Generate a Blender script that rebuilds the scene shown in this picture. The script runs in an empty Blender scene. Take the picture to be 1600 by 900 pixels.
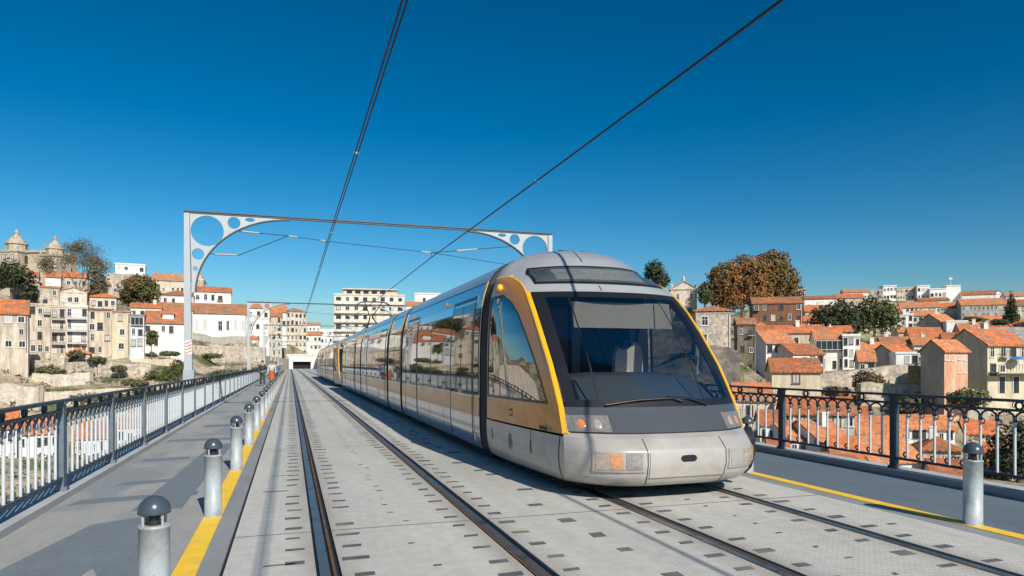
import bpy, bmesh, math, random
import numpy as np
from mathutils import Vector, Matrix, noise
random.seed(7)
S = bpy.context.scene
COL = S.collection
PI = math.pi
F = 1067.0; HC = 1.47; PSI = math.radians(18.0)
CP, SP = math.cos(PSI), math.sin(PSI)

# ------------------------------------------------------------------ helpers
def cam2w(r, d, z=0.0):
    return Vector((r*CP + d*SP, -r*SP + d*CP, z))
def at(px, py, d):
    """a bearing and a height of the survey photo, at depth d metres"""
    return cam2w((px-800)/F*d, d, HC + (568-py)/F*d)
def bend(y):
    return 0.0 if y < 180 else 2.2*((y-180)/120.0)**2
def drop(y):
    return 0.0 if y < 200 else -(y-200)*0.01

class MB:
    def __init__(s):
        s.v = []; s.f = []; s.sm = []
    def add(s, vs, fs, smooth=False):
        o = len(s.v); s.v += [tuple(p) for p in vs]
        for f in fs:
            s.f.append([i+o for i in f]); s.sm.append(smooth)
        return s
    def box(s, x0, y0, z0, x1, y1, z1):
        return s.add([(x0,y0,z0),(x1,y0,z0),(x1,y1,z0),(x0,y1,z0),(x0,y0,z1),(x1,y0,z1),(x1,y1,z1),(x0,y1,z1)],
                     [(0,3,2,1),(4,5,6,7),(0,1,5,4),(1,2,6,5),(2,3,7,6),(3,0,4,7)])
    def tube(s, pts, rad, n=8, cap=True, smooth=True):
        pts = [Vector(p) for p in pts]
        if not hasattr(rad, '__len__'): rad = [rad]*len(pts)
        rings = []; vs = []
        t0 = (pts[1]-pts[0]).normalized()
        up = Vector((0,0,1)) if abs(t0.z) < .9 else Vector((1,0,0))
        a = t0.cross(up).normalized()
        for i, p in enumerate(pts):
            t = (pts[min(i+1,len(pts)-1)] - pts[max(i-1,0)])
            if t.length < 1e-9: t = t0
            t.normalize()
            a = (a - t*a.dot(t))
            if a.length < 1e-6: a = t.orthogonal()
            a.normalize(); b = t.cross(a)
            for k in range(n):
                th = 2*PI*k/n
                vs.append(p + (a*math.cos(th)+b*math.sin(th))*rad[i])
        fs = []
        for i in range(len(pts)-1):
            for k in range(n):
                fs.append((i*n+k, i*n+(k+1)%n, (i+1)*n+(k+1)%n, (i+1)*n+k))
        s.add(vs, fs, smooth)
        if cap:
            s.add(vs[:n], [tuple(range(n))[::-1]]); s.add(vs[-n:], [tuple(range(n))])
        return s
    def lathe(s, prof, c=(0,0,0), n=16, smooth=True):
        vs = []; fs = []
        for r, z in prof:
            for k in range(n):
                th = 2*PI*k/n; vs.append((c[0]+r*math.cos(th), c[1]+r*math.sin(th), c[2]+z))
        for i in range(len(prof)-1):
            for k in range(n):
                fs.append((i*n+k, i*n+(k+1)%n, (i+1)*n+(k+1)%n, (i+1)*n+k))
        return s.add(vs, fs, smooth)
    def prism(s, poly, axis, a, b):
        """poly: 2-D points; axis 'x','y','z' is the direction of extrusion from a to b"""
        def m(p, t):
            return {'x': (t,p[0],p[1]), 'y': (p[0],t,p[1]), 'z': (p[0],p[1],t)}[axis]
        n = len(poly)
        vs = [m(p,a) for p in poly] + [m(p,b) for p in poly]
        fs = [tuple(range(n))[::-1], tuple(range(n,2*n))] + [(i,(i+1)%n,n+(i+1)%n,n+i) for i in range(n)]
        return s.add(vs, fs)
    def mesh(s, name, m):
        me = bpy.data.meshes.new(name)
        me.from_pydata(s.v, [], s.f)
        me.polygons.foreach_set('use_smooth', s.sm)
        if m: me.materials.append(m)
        me.update()
        return me
    def build(s, name, m, parent=None, recalc=True, bevel=0):
        me = s.mesh(name, m)
        if recalc or bevel:
            bm = bmesh.new(); bm.from_mesh(me)
            if bevel:
                bmesh.ops.bevel(bm, geom=list(bm.edges), offset=bevel, segments=1, affect='EDGES', clamp_overlap=True)
            bmesh.ops.recalc_face_normals(bm, faces=bm.faces)
            bm.to_mesh(me); bm.free()
        return link(name, me, parent)
def link(name, me, parent=None, loc=None):
    o = bpy.data.objects.new(name, me); COL.objects.link(o)
    if parent: o.parent = parent
    if loc is not None: o.location = loc
    return o
def tag(o, label=None, cat=None, group=None, kind=None):
    if label: o['label'] = label
    if cat: o['category'] = cat
    if group: o['group'] = group
    if kind: o['kind'] = kind
    return o
def thing(name, label, cat, loc=(0,0,0), rz=0.0, group=None):
    o = link(name, None); o.location = loc; o.rotation_euler = (0,0,rz); o.empty_display_size = .2
    return tag(o, label, cat, group)
def kids(o): return [c for c in bpy.data.objects if c.parent is o]
def build_children():
    m = {}
    for c in bpy.data.objects:
        if c.parent: m.setdefault(c.parent.name, []).append(c)
    return m
def copy_tree(o, cm, parent=None):
    c = o.copy(); COL.objects.link(c); c.parent = parent
    for ch in cm.get(o.name, []): copy_tree(ch, cm, c)
    return c

# ------------------------------------------------------------------ materials
MATS = {}
def srgb(r, g, b):
    f = lambda c: ((c/255+.055)/1.055)**2.4 if c/255 > .04045 else c/255/12.92
    return (f(r), f(g), f(b))
def mat(name, col, rough=.7, metal=0.0, var=.12, scale=1.5, bump=0.0, col2=None, thr=(.45,.65), scale2=None,
        stretch=(1,1,1), ior=1.5, coat=0.0, fine=0.0, fscale=30):
    if name in MATS: return MATS[name]
    m = bpy.data.materials.new(name); m.use_nodes = True
    N = m.node_tree.nodes; L = m.node_tree.links
    p = N['Principled BSDF']
    p.inputs['Roughness'].default_value = rough; p.inputs['Metallic'].default_value = metal
    p.inputs['IOR'].default_value = ior
    p.inputs['Coat Weight'].default_value = coat; p.inputs['Coat Roughness'].default_value = .06
    tc = N.new('ShaderNodeTexCoord'); mp = N.new('ShaderNodeMapping')
    mp.inputs['Scale'].default_value = stretch
    L.new(tc.outputs['Object'], mp.inputs['Vector'])
    nz = N.new('ShaderNodeTexNoise'); nz.inputs['Scale'].default_value = scale; nz.inputs['Detail'].default_value = 6
    nz.inputs['Roughness'].default_value = .65
    L.new(mp.outputs['Vector'], nz.inputs['Vector'])
    rmp = N.new('ShaderNodeValToRGB')
    a = [max(0, c*(1-var)) for c in col]; b = [min(1, c*(1+var)) for c in col]
    rmp.color_ramp.elements[0].position = .3; rmp.color_ramp.elements[1].position = .7
    rmp.color_ramp.elements[0].color = (*a,1); rmp.color_ramp.elements[1].color = (*b,1)
    L.new(nz.outputs['Fac'], rmp.inputs['Fac'])
    out = rmp.outputs['Color']
    if col2:
        n2 = N.new('ShaderNodeTexNoise'); n2.inputs['Scale'].default_value = scale2 or scale*.35
        n2.inputs['Detail'].default_value = 8; n2.inputs['Roughness'].default_value = .6
        L.new(mp.outputs['Vector'], n2.inputs['Vector'])
        mr = N.new('ShaderNodeMapRange'); mr.inputs['From Min'].default_value = thr[0]; mr.inputs['From Max'].default_value = thr[1]
        L.new(n2.outputs['Fac'], mr.inputs['Value'])
        mx = N.new('ShaderNodeMix'); mx.data_type = 'RGBA'
        L.new(mr.outputs['Result'], mx.inputs['Factor']); L.new(out, mx.inputs[6]); mx.inputs[7].default_value = (*col2,1)
        out = mx.outputs[2]
    if fine:
        n3 = N.new('ShaderNodeTexNoise'); n3.inputs['Scale'].default_value = fscale; n3.inputs['Detail'].default_value = 4
        L.new(tc.outputs['Object'], n3.inputs['Vector'])
        hs = N.new('ShaderNodeHueSaturation')
        mr = N.new('ShaderNodeMapRange'); mr.inputs['From Min'].default_value=.25; mr.inputs['From Max'].default_value=.75
        mr.inputs['To Min'].default_value = 1-fine; mr.inputs['To Max'].default_value = 1+fine
        L.new(n3.outputs['Fac'], mr.inputs['Value']); L.new(mr.outputs['Result'], hs.inputs['Value'])
        L.new(out, hs.inputs['Color']); out = hs.outputs['Color']
    L.new(out, p.inputs['Base Color'])
    if bump:
        bp = N.new('ShaderNodeBump'); bp.inputs['Strength'].default_value = bump; bp.inputs['Distance'].default_value = .05
        L.new(nz.outputs['Fac'], bp.inputs['Height']); L.new(bp.outputs['Normal'], p.inputs['Normal'])
    MATS[name] = m
    return m

def wall_mat(name, col, dirt=.5, grime=(.23,.19,.14), blocks=0.0):
    """plaster or stone with rain streaks running down and blotches of bare, dirty render"""
    if name in MATS: return MATS[name]
    m = mat(name, col, .9, 0, .10, .8, .25)
    N = m.node_tree.nodes; L = m.node_tree.links; p = N['Principled BSDF']
    src = p.inputs['Base Color'].links[0].from_socket
    geo = N.new('ShaderNodeNewGeometry')
    mp = N.new('ShaderNodeMapping'); mp.inputs['Scale'].default_value = (1.1,1.1,.18)
    L.new(geo.outputs['Position'], mp.inputs['Vector'])
    n1 = N.new('ShaderNodeTexNoise'); n1.inputs['Scale'].default_value = .9; n1.inputs['Detail'].default_value = 8
    n1.inputs['Roughness'].default_value = .7
    L.new(mp.outputs['Vector'], n1.inputs['Vector'])
    mr = N.new('ShaderNodeMapRange'); mr.inputs['From Min'].default_value = .42; mr.inputs['From Max'].default_value = .68
    mr.inputs['To Max'].default_value = min(.9, dirt*1.25)
    L.new(n1.outputs['Fac'], mr.inputs['Value'])
    mx = N.new('ShaderNodeMix'); mx.data_type='RGBA'; mx.inputs[7].default_value = (*grime,1)
    L.new(mr.outputs['Result'], mx.inputs['Factor']); L.new(src, mx.inputs[6])
    out = mx.outputs[2]
    if blocks:
        br = N.new('ShaderNodeTexVoronoi'); br.inputs['Scale'].default_value = 2.7
        bw = N.new('ShaderNodeRGBToBW'); L.new(br.outputs['Color'], bw.inputs[0])
        rp = N.new('ShaderNodeMapRange'); rp.inputs['From Min'].default_value=.2; rp.inputs['From Max'].default_value=.75; rp.inputs['To Min'].default_value=.40; rp.inputs['To Max'].default_value=1.12
        L.new(bw.outputs[0], rp.inputs['Value'])
        tc = N.new('ShaderNodeTexCoord'); sp = N.new('ShaderNodeSeparateXYZ'); cb = N.new('ShaderNodeCombineXYZ')
        ad = N.new('ShaderNodeMath'); ad.operation = 'ADD'
        L.new(tc.outputs['Object'], sp.inputs['Vector'])
        L.new(sp.outputs['X'], ad.inputs[0]); L.new(sp.outputs['Y'], ad.inputs[1])
        L.new(ad.outputs[0], cb.inputs['X']); L.new(sp.outputs['Z'], cb.inputs['Y'])
        L.new(cb.outputs['Vector'], br.inputs['Vector'])
        mu = N.new('ShaderNodeMix'); mu.data_type='RGBA'; mu.blend_type='MULTIPLY'; mu.inputs['Factor'].default_value = blocks
        L.new(out, mu.inputs[6]); L.new(rp.outputs['Result'], mu.inputs[7]); out = mu.outputs[2]
    L.new(out, p.inputs['Base Color'])
    return m

def roof_mat(name, col, old=(.22,.15,.11)):
    m = mat(name, col, .85, 0, .28, .7, 0, old, (.47,.66), .45, fine=.38, fscale=2.4)
    N = m.node_tree.nodes; L = m.node_tree.links; p = N['Principled BSDF']
    tc = N.new('ShaderNodeTexCoord')
    w = N.new('ShaderNodeTexWave'); w.wave_type='BANDS'; w.bands_direction='DIAGONAL'; w.inputs['Scale'].default_value = 1.1
    w.inputs['Distortion'].default_value = .6
    L.new(tc.outputs['Object'], w.inputs['Vector'])
    bp = N.new('ShaderNodeBump'); bp.inputs['Strength'].default_value = .6; bp.inputs['Distance'].default_value = .08
    L.new(w.outputs['Fac'], bp.inputs['Height']); L.new(bp.outputs['Normal'], p.inputs['Normal'])
    return m

def glass_mat(name, tint=(.8,.85,.87), mixmin=.06, rough=.01, gain=.28, ior=1.5):
    m = bpy.data.materials.new(name); m.use_nodes = True
    N = m.node_tree.nodes; L = m.node_tree.links
    N.remove(N['Principled BSDF'])
    t = N.new('ShaderNodeBsdfTransparent'); t.inputs['Color'].default_value = (*tint,1)
    g = N.new('ShaderNodeBsdfGlossy'); g.inputs['Roughness'].default_value = rough
    fr = N.new('ShaderNodeFresnel'); fr.inputs['IOR'].default_value = ior
    mr = N.new('ShaderNodeMath'); mr.operation='MAXIMUM'; mr.inputs[1].default_value = mixmin
    mx = N.new('ShaderNodeMixShader'); ar = N.new('ShaderNodeMath'); ar.operation='MULTIPLY'; ar.inputs[1].default_value=gain
    L.new(fr.outputs[0], ar.inputs[0]); L.new(ar.outputs[0], mr.inputs[0]); L.new(mr.outputs[0], mx.inputs[0]); L.new(t.outputs[0], mx.inputs[1]); L.new(g.outputs[0], mx.inputs[2])
    L.new(mx.outputs[0], N['Material Output'].inputs['Surface'])
    MATS[name] = m
    return m

W_CREAM = wall_mat('cream_plaster', (.66,.56,.40), .45)
W_BEIGE = wall_mat('weathered_beige_plaster', (.64,.55,.43), .7)
W_WHITE = wall_mat('whitewashed_plaster', (.78,.75,.69), .35, (.35,.31,.26))
W_CHURCH = wall_mat('warm_church_granite', (.55,.46,.345), .55, (.24,.18,.13), .35)
W_IVORY = wall_mat('ivory_plaster', (.72,.66,.56), .35)
W_CLEAN = wall_mat('white_paint', (.80,.79,.76), .15, (.45,.42,.38))
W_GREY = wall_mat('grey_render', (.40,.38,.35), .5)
W_STONE = wall_mat('granite_masonry', (.56,.48,.385), .5, (.20,.165,.13), .6)
W_PALE = wall_mat('pale_granite', (.66,.58,.475), .4, (.28,.23,.18), .35)
W_DARK = wall_mat('dark_stone_and_alley_shade', (.22,.17,.12), .6, (.08,.065,.05), .5)  # real dark stone; on the alley house it stands for shadow
W_BROWN = wall_mat('brown_brick', (.24,.11,.055), .5, (.09,.05,.03), .4)
W_ORANGE = wall_mat('faded_orange_plaster', (.58,.27,.14), .75, (.66,.58,.48))
W_BLUE = wall_mat('pale_blue_plaster', (.66,.70,.74), .35)
R_RED = roof_mat('terracotta_tiles', (.54,.16,.055))
R_RED2 = roof_mat('faded_terracotta_tiles', (.55,.20,.08), (.30,.20,.13))
R_RED3 = roof_mat('mossy_terracotta_tiles', (.40,.13,.05), (.17,.13,.085))
R_OLD = roof_mat('old_terracotta_tiles', (.40,.17,.08))
R_TAN = roof_mat('sun_bleached_tiles', (.50,.24,.11), (.30,.22,.15))
R_GREY = roof_mat('grey_roof_sheeting', (.34,.31,.28), (.22,.2,.18))
M_PANE = mat('window_glass', (.030,.034,.04), .12, 0, .5, .6)
M_FRAME = mat('window_frame_paint', (.62,.60,.55), .6)
M_SHUT = mat('wooden_shutter', (.25,.17,.10), .7)
M_DARKF = mat('dark_window_frame', (.10,.09,.08), .6)
# ------------------------------------------------------------------ camera, sky, sun
cd = bpy.data.cameras.new('camera'); cam = bpy.data.objects.new('camera', cd); COL.objects.link(cam)
cam.location = (0,0,HC); cam.rotation_euler = (PI/2, 0, -PSI)
cd.sensor_width = 36; cd.lens = F/1600*36; cd.shift_y = 118/1600; cd.clip_start = .05; cd.clip_end = 20000
S.camera = cam
SUNV = Vector((.25, -1.36, 1.0)).normalized()           # towards the sun
sl = bpy.data.lights.new('sun', 'SUN'); sl.energy = 4.8; sl.angle = math.radians(.5); sl.color = (1,.93,.82)
so = bpy.data.objects.new('sun', sl); COL.objects.link(so)
so.rotation_euler = SUNV.to_track_quat('Z', 'Y').to_euler(); so.location = (10,-40,40)
wd = bpy.data.worlds.new('World'); S.world = wd; wd.use_nodes = True
N = wd.node_tree.nodes; L = wd.node_tree.links
sk = N.new('ShaderNodeTexSky'); sk.sky_type = 'NISHITA'; sk.sun_disc = False
sk.sun_elevation = math.asin(SUNV.z); sk.sun_rotation = math.atan2(SUNV.x, SUNV.y)
sk.altitude = 80; sk.air_density = 1.0; sk.dust_density = 1.0; sk.ozone_density = 3.0
cl_ = N.new('ShaderNodeMix'); cl_.data_type = 'RGBA'; cl_.blend_type = 'DARKEN'; cl_.inputs['Factor'].default_value = 1; cl_.inputs[7].default_value = (5.0,6.5,8.5,1)
L.new(sk.outputs[0], cl_.inputs[6])
gm = N.new('ShaderNodeGamma'); gm.inputs[1].default_value = 1.45; L.new(cl_.outputs[2], gm.inputs[0])
hs = N.new('ShaderNodeHueSaturation'); hs.inputs['Saturation'].default_value = 1.27; hs.inputs['Hue'].default_value = .486; hs.inputs['Value'].default_value = .70
L.new(gm.outputs[0], hs.inputs['Color']); L.new(hs.outputs[0], N['Background'].inputs['Color'])
N['Background'].inputs['Strength'].default_value = .055
vs = S.view_settings; vs.view_transform = 'Standard'; vs.look = 'None'; vs.exposure = .2; vs.gamma = 1; vs.use_curve_mapping = False

# ------------------------------------------------------------------ bridge deck
YS = [-14+2*i for i in range(0, 90)] + [166+4*i for i in range(0, 35)]
def strip(name, x0, x1, z0, z1, m, ys=YS, kind='structure', parent=None):
    """a long band of the deck between offsets x0 and x1, top z1, bottom z0"""
    mb = MB(); vs = []; fs = []
    for y in ys:
        dx, dz = bend(y), drop(y)
        vs += [(x0+dx,y,z0+dz),(x1+dx,y,z0+dz),(x1+dx,y,z1+dz),(x0+dx,y,z1+dz)]
    n = len(ys)
    for i in range(n-1):
        a, b = i*4, i*4+4
        for k in range(4): fs.append((a+k, a+(k+1)%4, b+(k+1)%4, b+k))
    fs += [(3,2,1,0), (4*n-4,4*n-3,4*n-2,4*n-1)]
    mb.add(vs, fs)
    if parent == 'mb': return mb
    o = mb.build(name, m, parent)
    if kind and not parent: o['kind'] = kind
    return o

def deck_material():
    m = mat('bridge_deck_coating', (.49,.475,.43), .62, 0, .08, .8, 0, (.36,.365,.345), (.48,.72), .22, stretch=(2.2,.35,1), fine=.10, fscale=9)
    N = m.node_tree.nodes; L = m.node_tree.links; p = N['Principled BSDF']
    src = p.inputs['Base Color'].links[0].from_socket
    tc = N.new('ShaderNodeTexCoord'); sp = N.new('ShaderNodeSeparateXYZ'); L.new(tc.outputs['Object'], sp.inputs['Vector'])
    # ribbed anti-slip plates: fine ribs across the deck, and a plate joint every six metres
    w = N.new('ShaderNodeTexWave'); w.wave_type='BANDS'; w.bands_direction='Y'; w.inputs['Scale'].default_value = 6.0
    L.new(tc.outputs['Object'], w.inputs['Vector'])
    w2 = N.new('ShaderNodeTexWave'); w2.wave_type='BANDS'; w2.bands_direction='X'; w2.inputs['Scale'].default_value = 6.0
    L.new(tc.outputs['Object'], w2.inputs['Vector'])
    mu = N.new('ShaderNodeMath'); mu.operation='MULTIPLY'
    L.new(w.outputs['Fac'], mu.inputs[0]); L.new(w2.outputs['Fac'], mu.inputs[1])
    bp = N.new('ShaderNodeBump'); bp.inputs['Strength'].default_value=.25; bp.inputs['Distance'].default_value=.006
    L.new(mu.outputs[0], bp.inputs['Height']); L.new(bp.outputs['Normal'], p.inputs['Normal'])
    fr = N.new('ShaderNodeMath'); fr.operation='FRACT'; dv = N.new('ShaderNodeMath'); dv.operation='DIVIDE'; dv.inputs[1].default_value=6.2
    L.new(sp.outputs['Y'], dv.inputs[0]); L.new(dv.outputs[0], fr.inputs[0])
    lt = N.new('ShaderNodeMath'); lt.operation='LESS_THAN'; lt.inputs[1].default_value=.004
    L.new(fr.outputs[0], lt.inputs[0])
    mx = N.new('ShaderNodeMix'); mx.data_type='RGBA'; mx.inputs[7].default_value=(.12,.12,.12,1)
    L.new(lt.outputs[0], mx.inputs['Factor']); L.new(src, mx.inputs[6])
    out = mx.outputs[2]
    # rust and brake dust along the rails
    acc = None
    for r in (.26, 1.695, 3.325, 4.76):
        s1 = N.new('ShaderNodeMath'); s1.operation='SUBTRACT'; s1.inputs[1].default_value = r; L.new(sp.outputs['X'], s1.inputs[0])
        s2 = N.new('ShaderNodeMath'); s2.operation='ABSOLUTE'; L.new(s1.outputs[0], s2.inputs[0])
        if acc is None: acc = s2.outputs[0]
        else:
            s3 = N.new('ShaderNodeMath'); s3.operation='MINIMUM'; L.new(acc, s3.inputs[0]); L.new(s2.outputs[0], s3.inputs[1]); acc = s3.outputs[0]
    mr = N.new('ShaderNodeMapRange'); mr.inputs['From Min'].default_value=.09; mr.inputs['From Max'].default_value=.30; mr.inputs['To Min'].default_value=.75; mr.inputs['To Max'].default_value=0
    L.new(acc, mr.inputs['Value'])
    nr = N.new('ShaderNodeTexNoise'); nr.inputs['Scale'].default_value=2.5; nr.inputs['Detail'].default_value=6
    mp2 = N.new('ShaderNodeMapping'); mp2.inputs['Scale'].default_value=(3,.4,1); L.new(tc.outputs['Object'], mp2.inputs['Vector']); L.new(mp2.outputs['Vector'], nr.inputs['Vector'])
    m2 = N.new('ShaderNodeMath'); m2.operation='MULTIPLY'; L.new(mr.outputs['Result'], m2.inputs[0]); L.new(nr.outputs['Fac'], m2.inputs[1])
    mx2 = N.new('ShaderNodeMix'); mx2.data_type='RGBA'; mx2.inputs[7].default_value=(.20,.15,.11,1)
    L.new(m2.outputs[0], mx2.inputs['Factor']); L.new(out, mx2.inputs[6])
    L.new(mx2.outputs[2], p.inputs['Base Color'])
    return m
M_DECK = deck_material()
M_WALK = mat('walkway_coating', (.30,.30,.285), .8, 0, .12, 1.3, .05, (.215,.235,.25), (.50,.56), .45, stretch=(1.2,.55,1), fine=.12, fscale=22)
M_WALKR = mat('blue_grey_right_walkway', (.105,.140,.170), .8, 0, .12, 1.3, .05, (.14,.17,.19), (.55,.75), .3, fine=.12, fscale=22)  # darker and bluer than the left walkway
M_YEL = mat('yellow_road_paint', (.86,.53,.03), .6, 0, .10, 6, 0, (.45,.36,.20), (.60,.75), 2.5)
M_EDGE = mat('grey_edge_strip', (.24,.25,.25), .7, 0, .10, 2, 0, (.17,.18,.18), (.5,.7), .6, stretch=(2,.5,1), fine=.1)
M_BLACK = mat('black_rubber', (.012,.012,.012), .6)
M_RAIL = mat('rail_steel', (.24,.25,.26), .40, .8, .15, 4, 0, (.12,.08,.05), (.55,.7), 3)
M_RUST = mat('rusty_rail_flank', (.14,.075,.04), .8, .3, .3, 8)
M_CONC = mat('pale_kerb_concrete', (.40,.41,.41), .8, 0, .12, 2, .1)
M_STEEL = mat('grey_painted_girder', (.20,.22,.24), .6, .2)
M_PATCH = mat('dark_pad', (.10,.105,.108), .75, 0, .35, 3, 0, (.20,.17,.13), (.5,.62), 1.3)

strip('bridge_deck', -2.62, 7.92, -.60, -.16, M_STEEL)
# parts of the deck surface, butted side by side
strip('walkway', -2.30, -.79, -.16, .0, M_WALK)
strip('yellow_line_bed', -.79, -.62, -.16, -.002, M_EDGE)
strip('edge_strip', -.62, -.47, -.16, -.002, M_EDGE)
strip('deck_joint', -.47, -.445, -.16, -.03, M_BLACK)
RX = [.26, 1.695, 3.325, 4.76]
RW = .085
edges = [-.445] + [e for r in RX for e in (r-RW, r+RW)] + [5.62]
tb = MB()
for i in range(0, len(edges), 2):
    q = strip('', edges[i], edges[i+1], -.16, 0, None, parent='mb'); tb.add(q.v, q.f)
tb_o = tb.build('track_bed', M_DECK); tb_o['kind'] = 'structure'
strip('deck_edge', 5.62, 5.82, -.16, -.002, M_EDGE)
strip('yellow_line_bed', 5.82, 5.98, -.16, -.002, M_EDGE)
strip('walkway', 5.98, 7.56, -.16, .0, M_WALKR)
for (a, b) in ((-2.62,-2.30), (7.56,7.92)):
    strip('kerb', a, b, -.16, .07, M_CONC)
strip('yellow_line', -.785, -.625, .0005, .003, M_YEL, [y for y in YS if y < 230])
strip('yellow_line', 5.825, 5.975, .0005, .003, M_YEL, [y for y in YS if y < 230])
# darker blue-grey areas on the left walkway
for ip, poly in enumerate([[(-2.25,4.1),(-1.72,7.1),(-1.30,7.35),(-.95,6.3),(-1.0,4.6),(-1.35,5.6),(-1.55,4.1)],
               [(-2.2,8.1),(-1.0,8.35),(-1.0,8.6),(-2.15,8.42)], [(-2.0,9.2),(-.9,9.5),(-.9,9.75),(-1.95,9.5)],
               [(-1.5,7.6),(-1.05,7.6),(-1.0,13.5),(-1.32,13.5)], [(-2.1,11.3),(-1.5,11.5),(-1.5,11.8),(-2.1,11.7)],
               [(-2.2,14.0),(-.9,14.2),(-.9,14.6),(-2.2,14.5)], [(-1.9,17),(-.9,17.2),(-.9,18.0),(-1.9,17.6)],
               [(-2.2,3.0),(-.85,3.0),(-.85,3.75),(-2.2,3.6)]]):
    o = MB().prism(poly, 'z', .0005, .0025+.0012*ip).build('walkway_patch', mat('blue_grey_walkway_patch', (.150,.175,.195), .8, 0, .08, 3, 0, fine=.12, fscale=22)); o['kind']='structure'
# dark pads either side of every rail and loose spots between the rails
pm = MB(); rr = random.Random(3)
def pad(x, y, w, l):
    k = rr.random()*.02; dx = bend(y)
    h = .0022 + drop(y)
    pm.add([(x+dx-w/2,y-l/2,h),(x+dx+w/2-k,y-l/2+k*.4,h),(x+dx+w/2,y+l/2,h),(x+dx-w/2+k,y+l/2-k*.3,h)], [(0,1,2,3)])
y = 2.6; i = 0
while y < 150:
    for r in RX:
        for sgn in (-1, 1):
            if rr.random() < .98:
                big = rr.random() < .10
                pad(r+sgn*(.225+rr.uniform(-.015,.015)), y+rr.uniform(-.03,.03), rr.uniform(.12,.175)*(1.3 if big else 1), rr.uniform(.06,.095)*(1.35 if big else 1))
    for c in (.98, 4.04):
        if rr.random() < .8: pad(c+rr.uniform(-.05,.05), y+rr.uniform(-.08,.08), rr.uniform(.04,.08), rr.uniform(.03,.06))
    if rr.random() < .60: pad(2.5+rr.uniform(-.12,.12), y+rr.uniform(-.1,.1), rr.uniform(.1,.22), rr.uniform(.08,.16))
    if rr.random() < .3: pad(rr.choice((-.12, 5.25))+rr.uniform(-.1,.1), y, rr.uniform(.05,.3), rr.uniform(.03,.06))
    y += .38; i += 1
pads = pm.build('deck_pads', M_PATCH); pads['kind'] = 'structure'

# ------------------------------------------------------------------ rails
def track(ra, rb, label):
    t = thing('tram_track', label, 'tram track', (0,0,0), 0, 'grooved tram tracks on the bridge')
    for r, side in ((ra,1), (rb,-1)):
        bed = strip('rail', r-RW+.001, r+RW-.001, -.155, -.028, M_BLACK, kind=None, parent=t)
        strip('railhead', r-.045*1-.012*side-.005, r+.022-.012*side, -.027, -.004, M_RAIL, kind=None, parent=bed)
        g0 = r+.03*side if side>0 else r-.062
        strip('guard_lip', g0, g0+.024, -.027, -.008, M_RUST, kind=None, parent=bed)
track(RX[0], RX[1], 'empty left pair of grooved steel rails running beside the yellow line and bollards')
track(RX[2], RX[3], 'right pair of grooved steel rails that the front tram stands on')

# ------------------------------------------------------------------ railings
M_RDARK = mat('dark_blue_grey_iron_paint', (.045,.065,.085), .5, .1, .2, 6)
M_RPOST = mat('blue_grey_iron_paint', (.13,.165,.195), .5, .1, .2, 5)
M_RBAL = mat('pale_blue_grey_iron_paint', (.56,.60,.63), .45, .1, .15, 8)
def baluster_mb(mb, y0=0.0, lo=True):
    n = 8 if lo else 5
    mb.tube([(0,y0,.155),(0,y0,.80)], .0155, n)                                   # stem
    mb.tube([(0,y0,.77),(0,y0,.80)], .022, n); mb.tube([(0,y0,.62),(0,y0,.635)], .018, n)
def scroll_mb(mb, y0=0.0, lo=True):
    # half arches springing left and right from the head, meeting the neighbour's
    for s in (-1, 1):
        pts = [(0, y0+s*.1*(1-math.cos(a)), .765+.095*math.sin(a)) for a in [PI/2*k/4 for k in range(5)]]
        mb.tube(pts, .0125, 5 if lo else 4)
    mb.tube([(0,y0,.74),(0,y0,.80)], .024, 6)
    pts = [(0, y0-.028+.028*math.cos(a), .76-.03+.030*math.sin(a)) for a in [PI*.0-1.5*PI*k/6 for k in range(7)]]
    if lo: mb.tube(pts, .008, 4)
def foot_mb(mb, y0=0.0, lo=True):
    pts = [(0, y0+.028+.028*math.cos(a)-.0, .20+.030*math.sin(a)) for a in [PI*1.0+1.5*PI*k/7 for k in range(8)]]
    mb.tube(pts, .011, 5 if lo else 4)
def ring_mb(mb, yc):
    pts = [(0, yc+.043*math.cos(a), .930+.043*math.sin(a)) for a in [2*PI*k/14 for k in range(15)]]
    mb.tube(pts, .0145, 6, cap=False)
    for s in (-1,1):
        pts = [(0, yc+s*(.062+.018*math.sin(PI*k/4)), .90+.07*k/4) for k in range(5)]
        mb.tube(pts, .006, 4)
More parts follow.
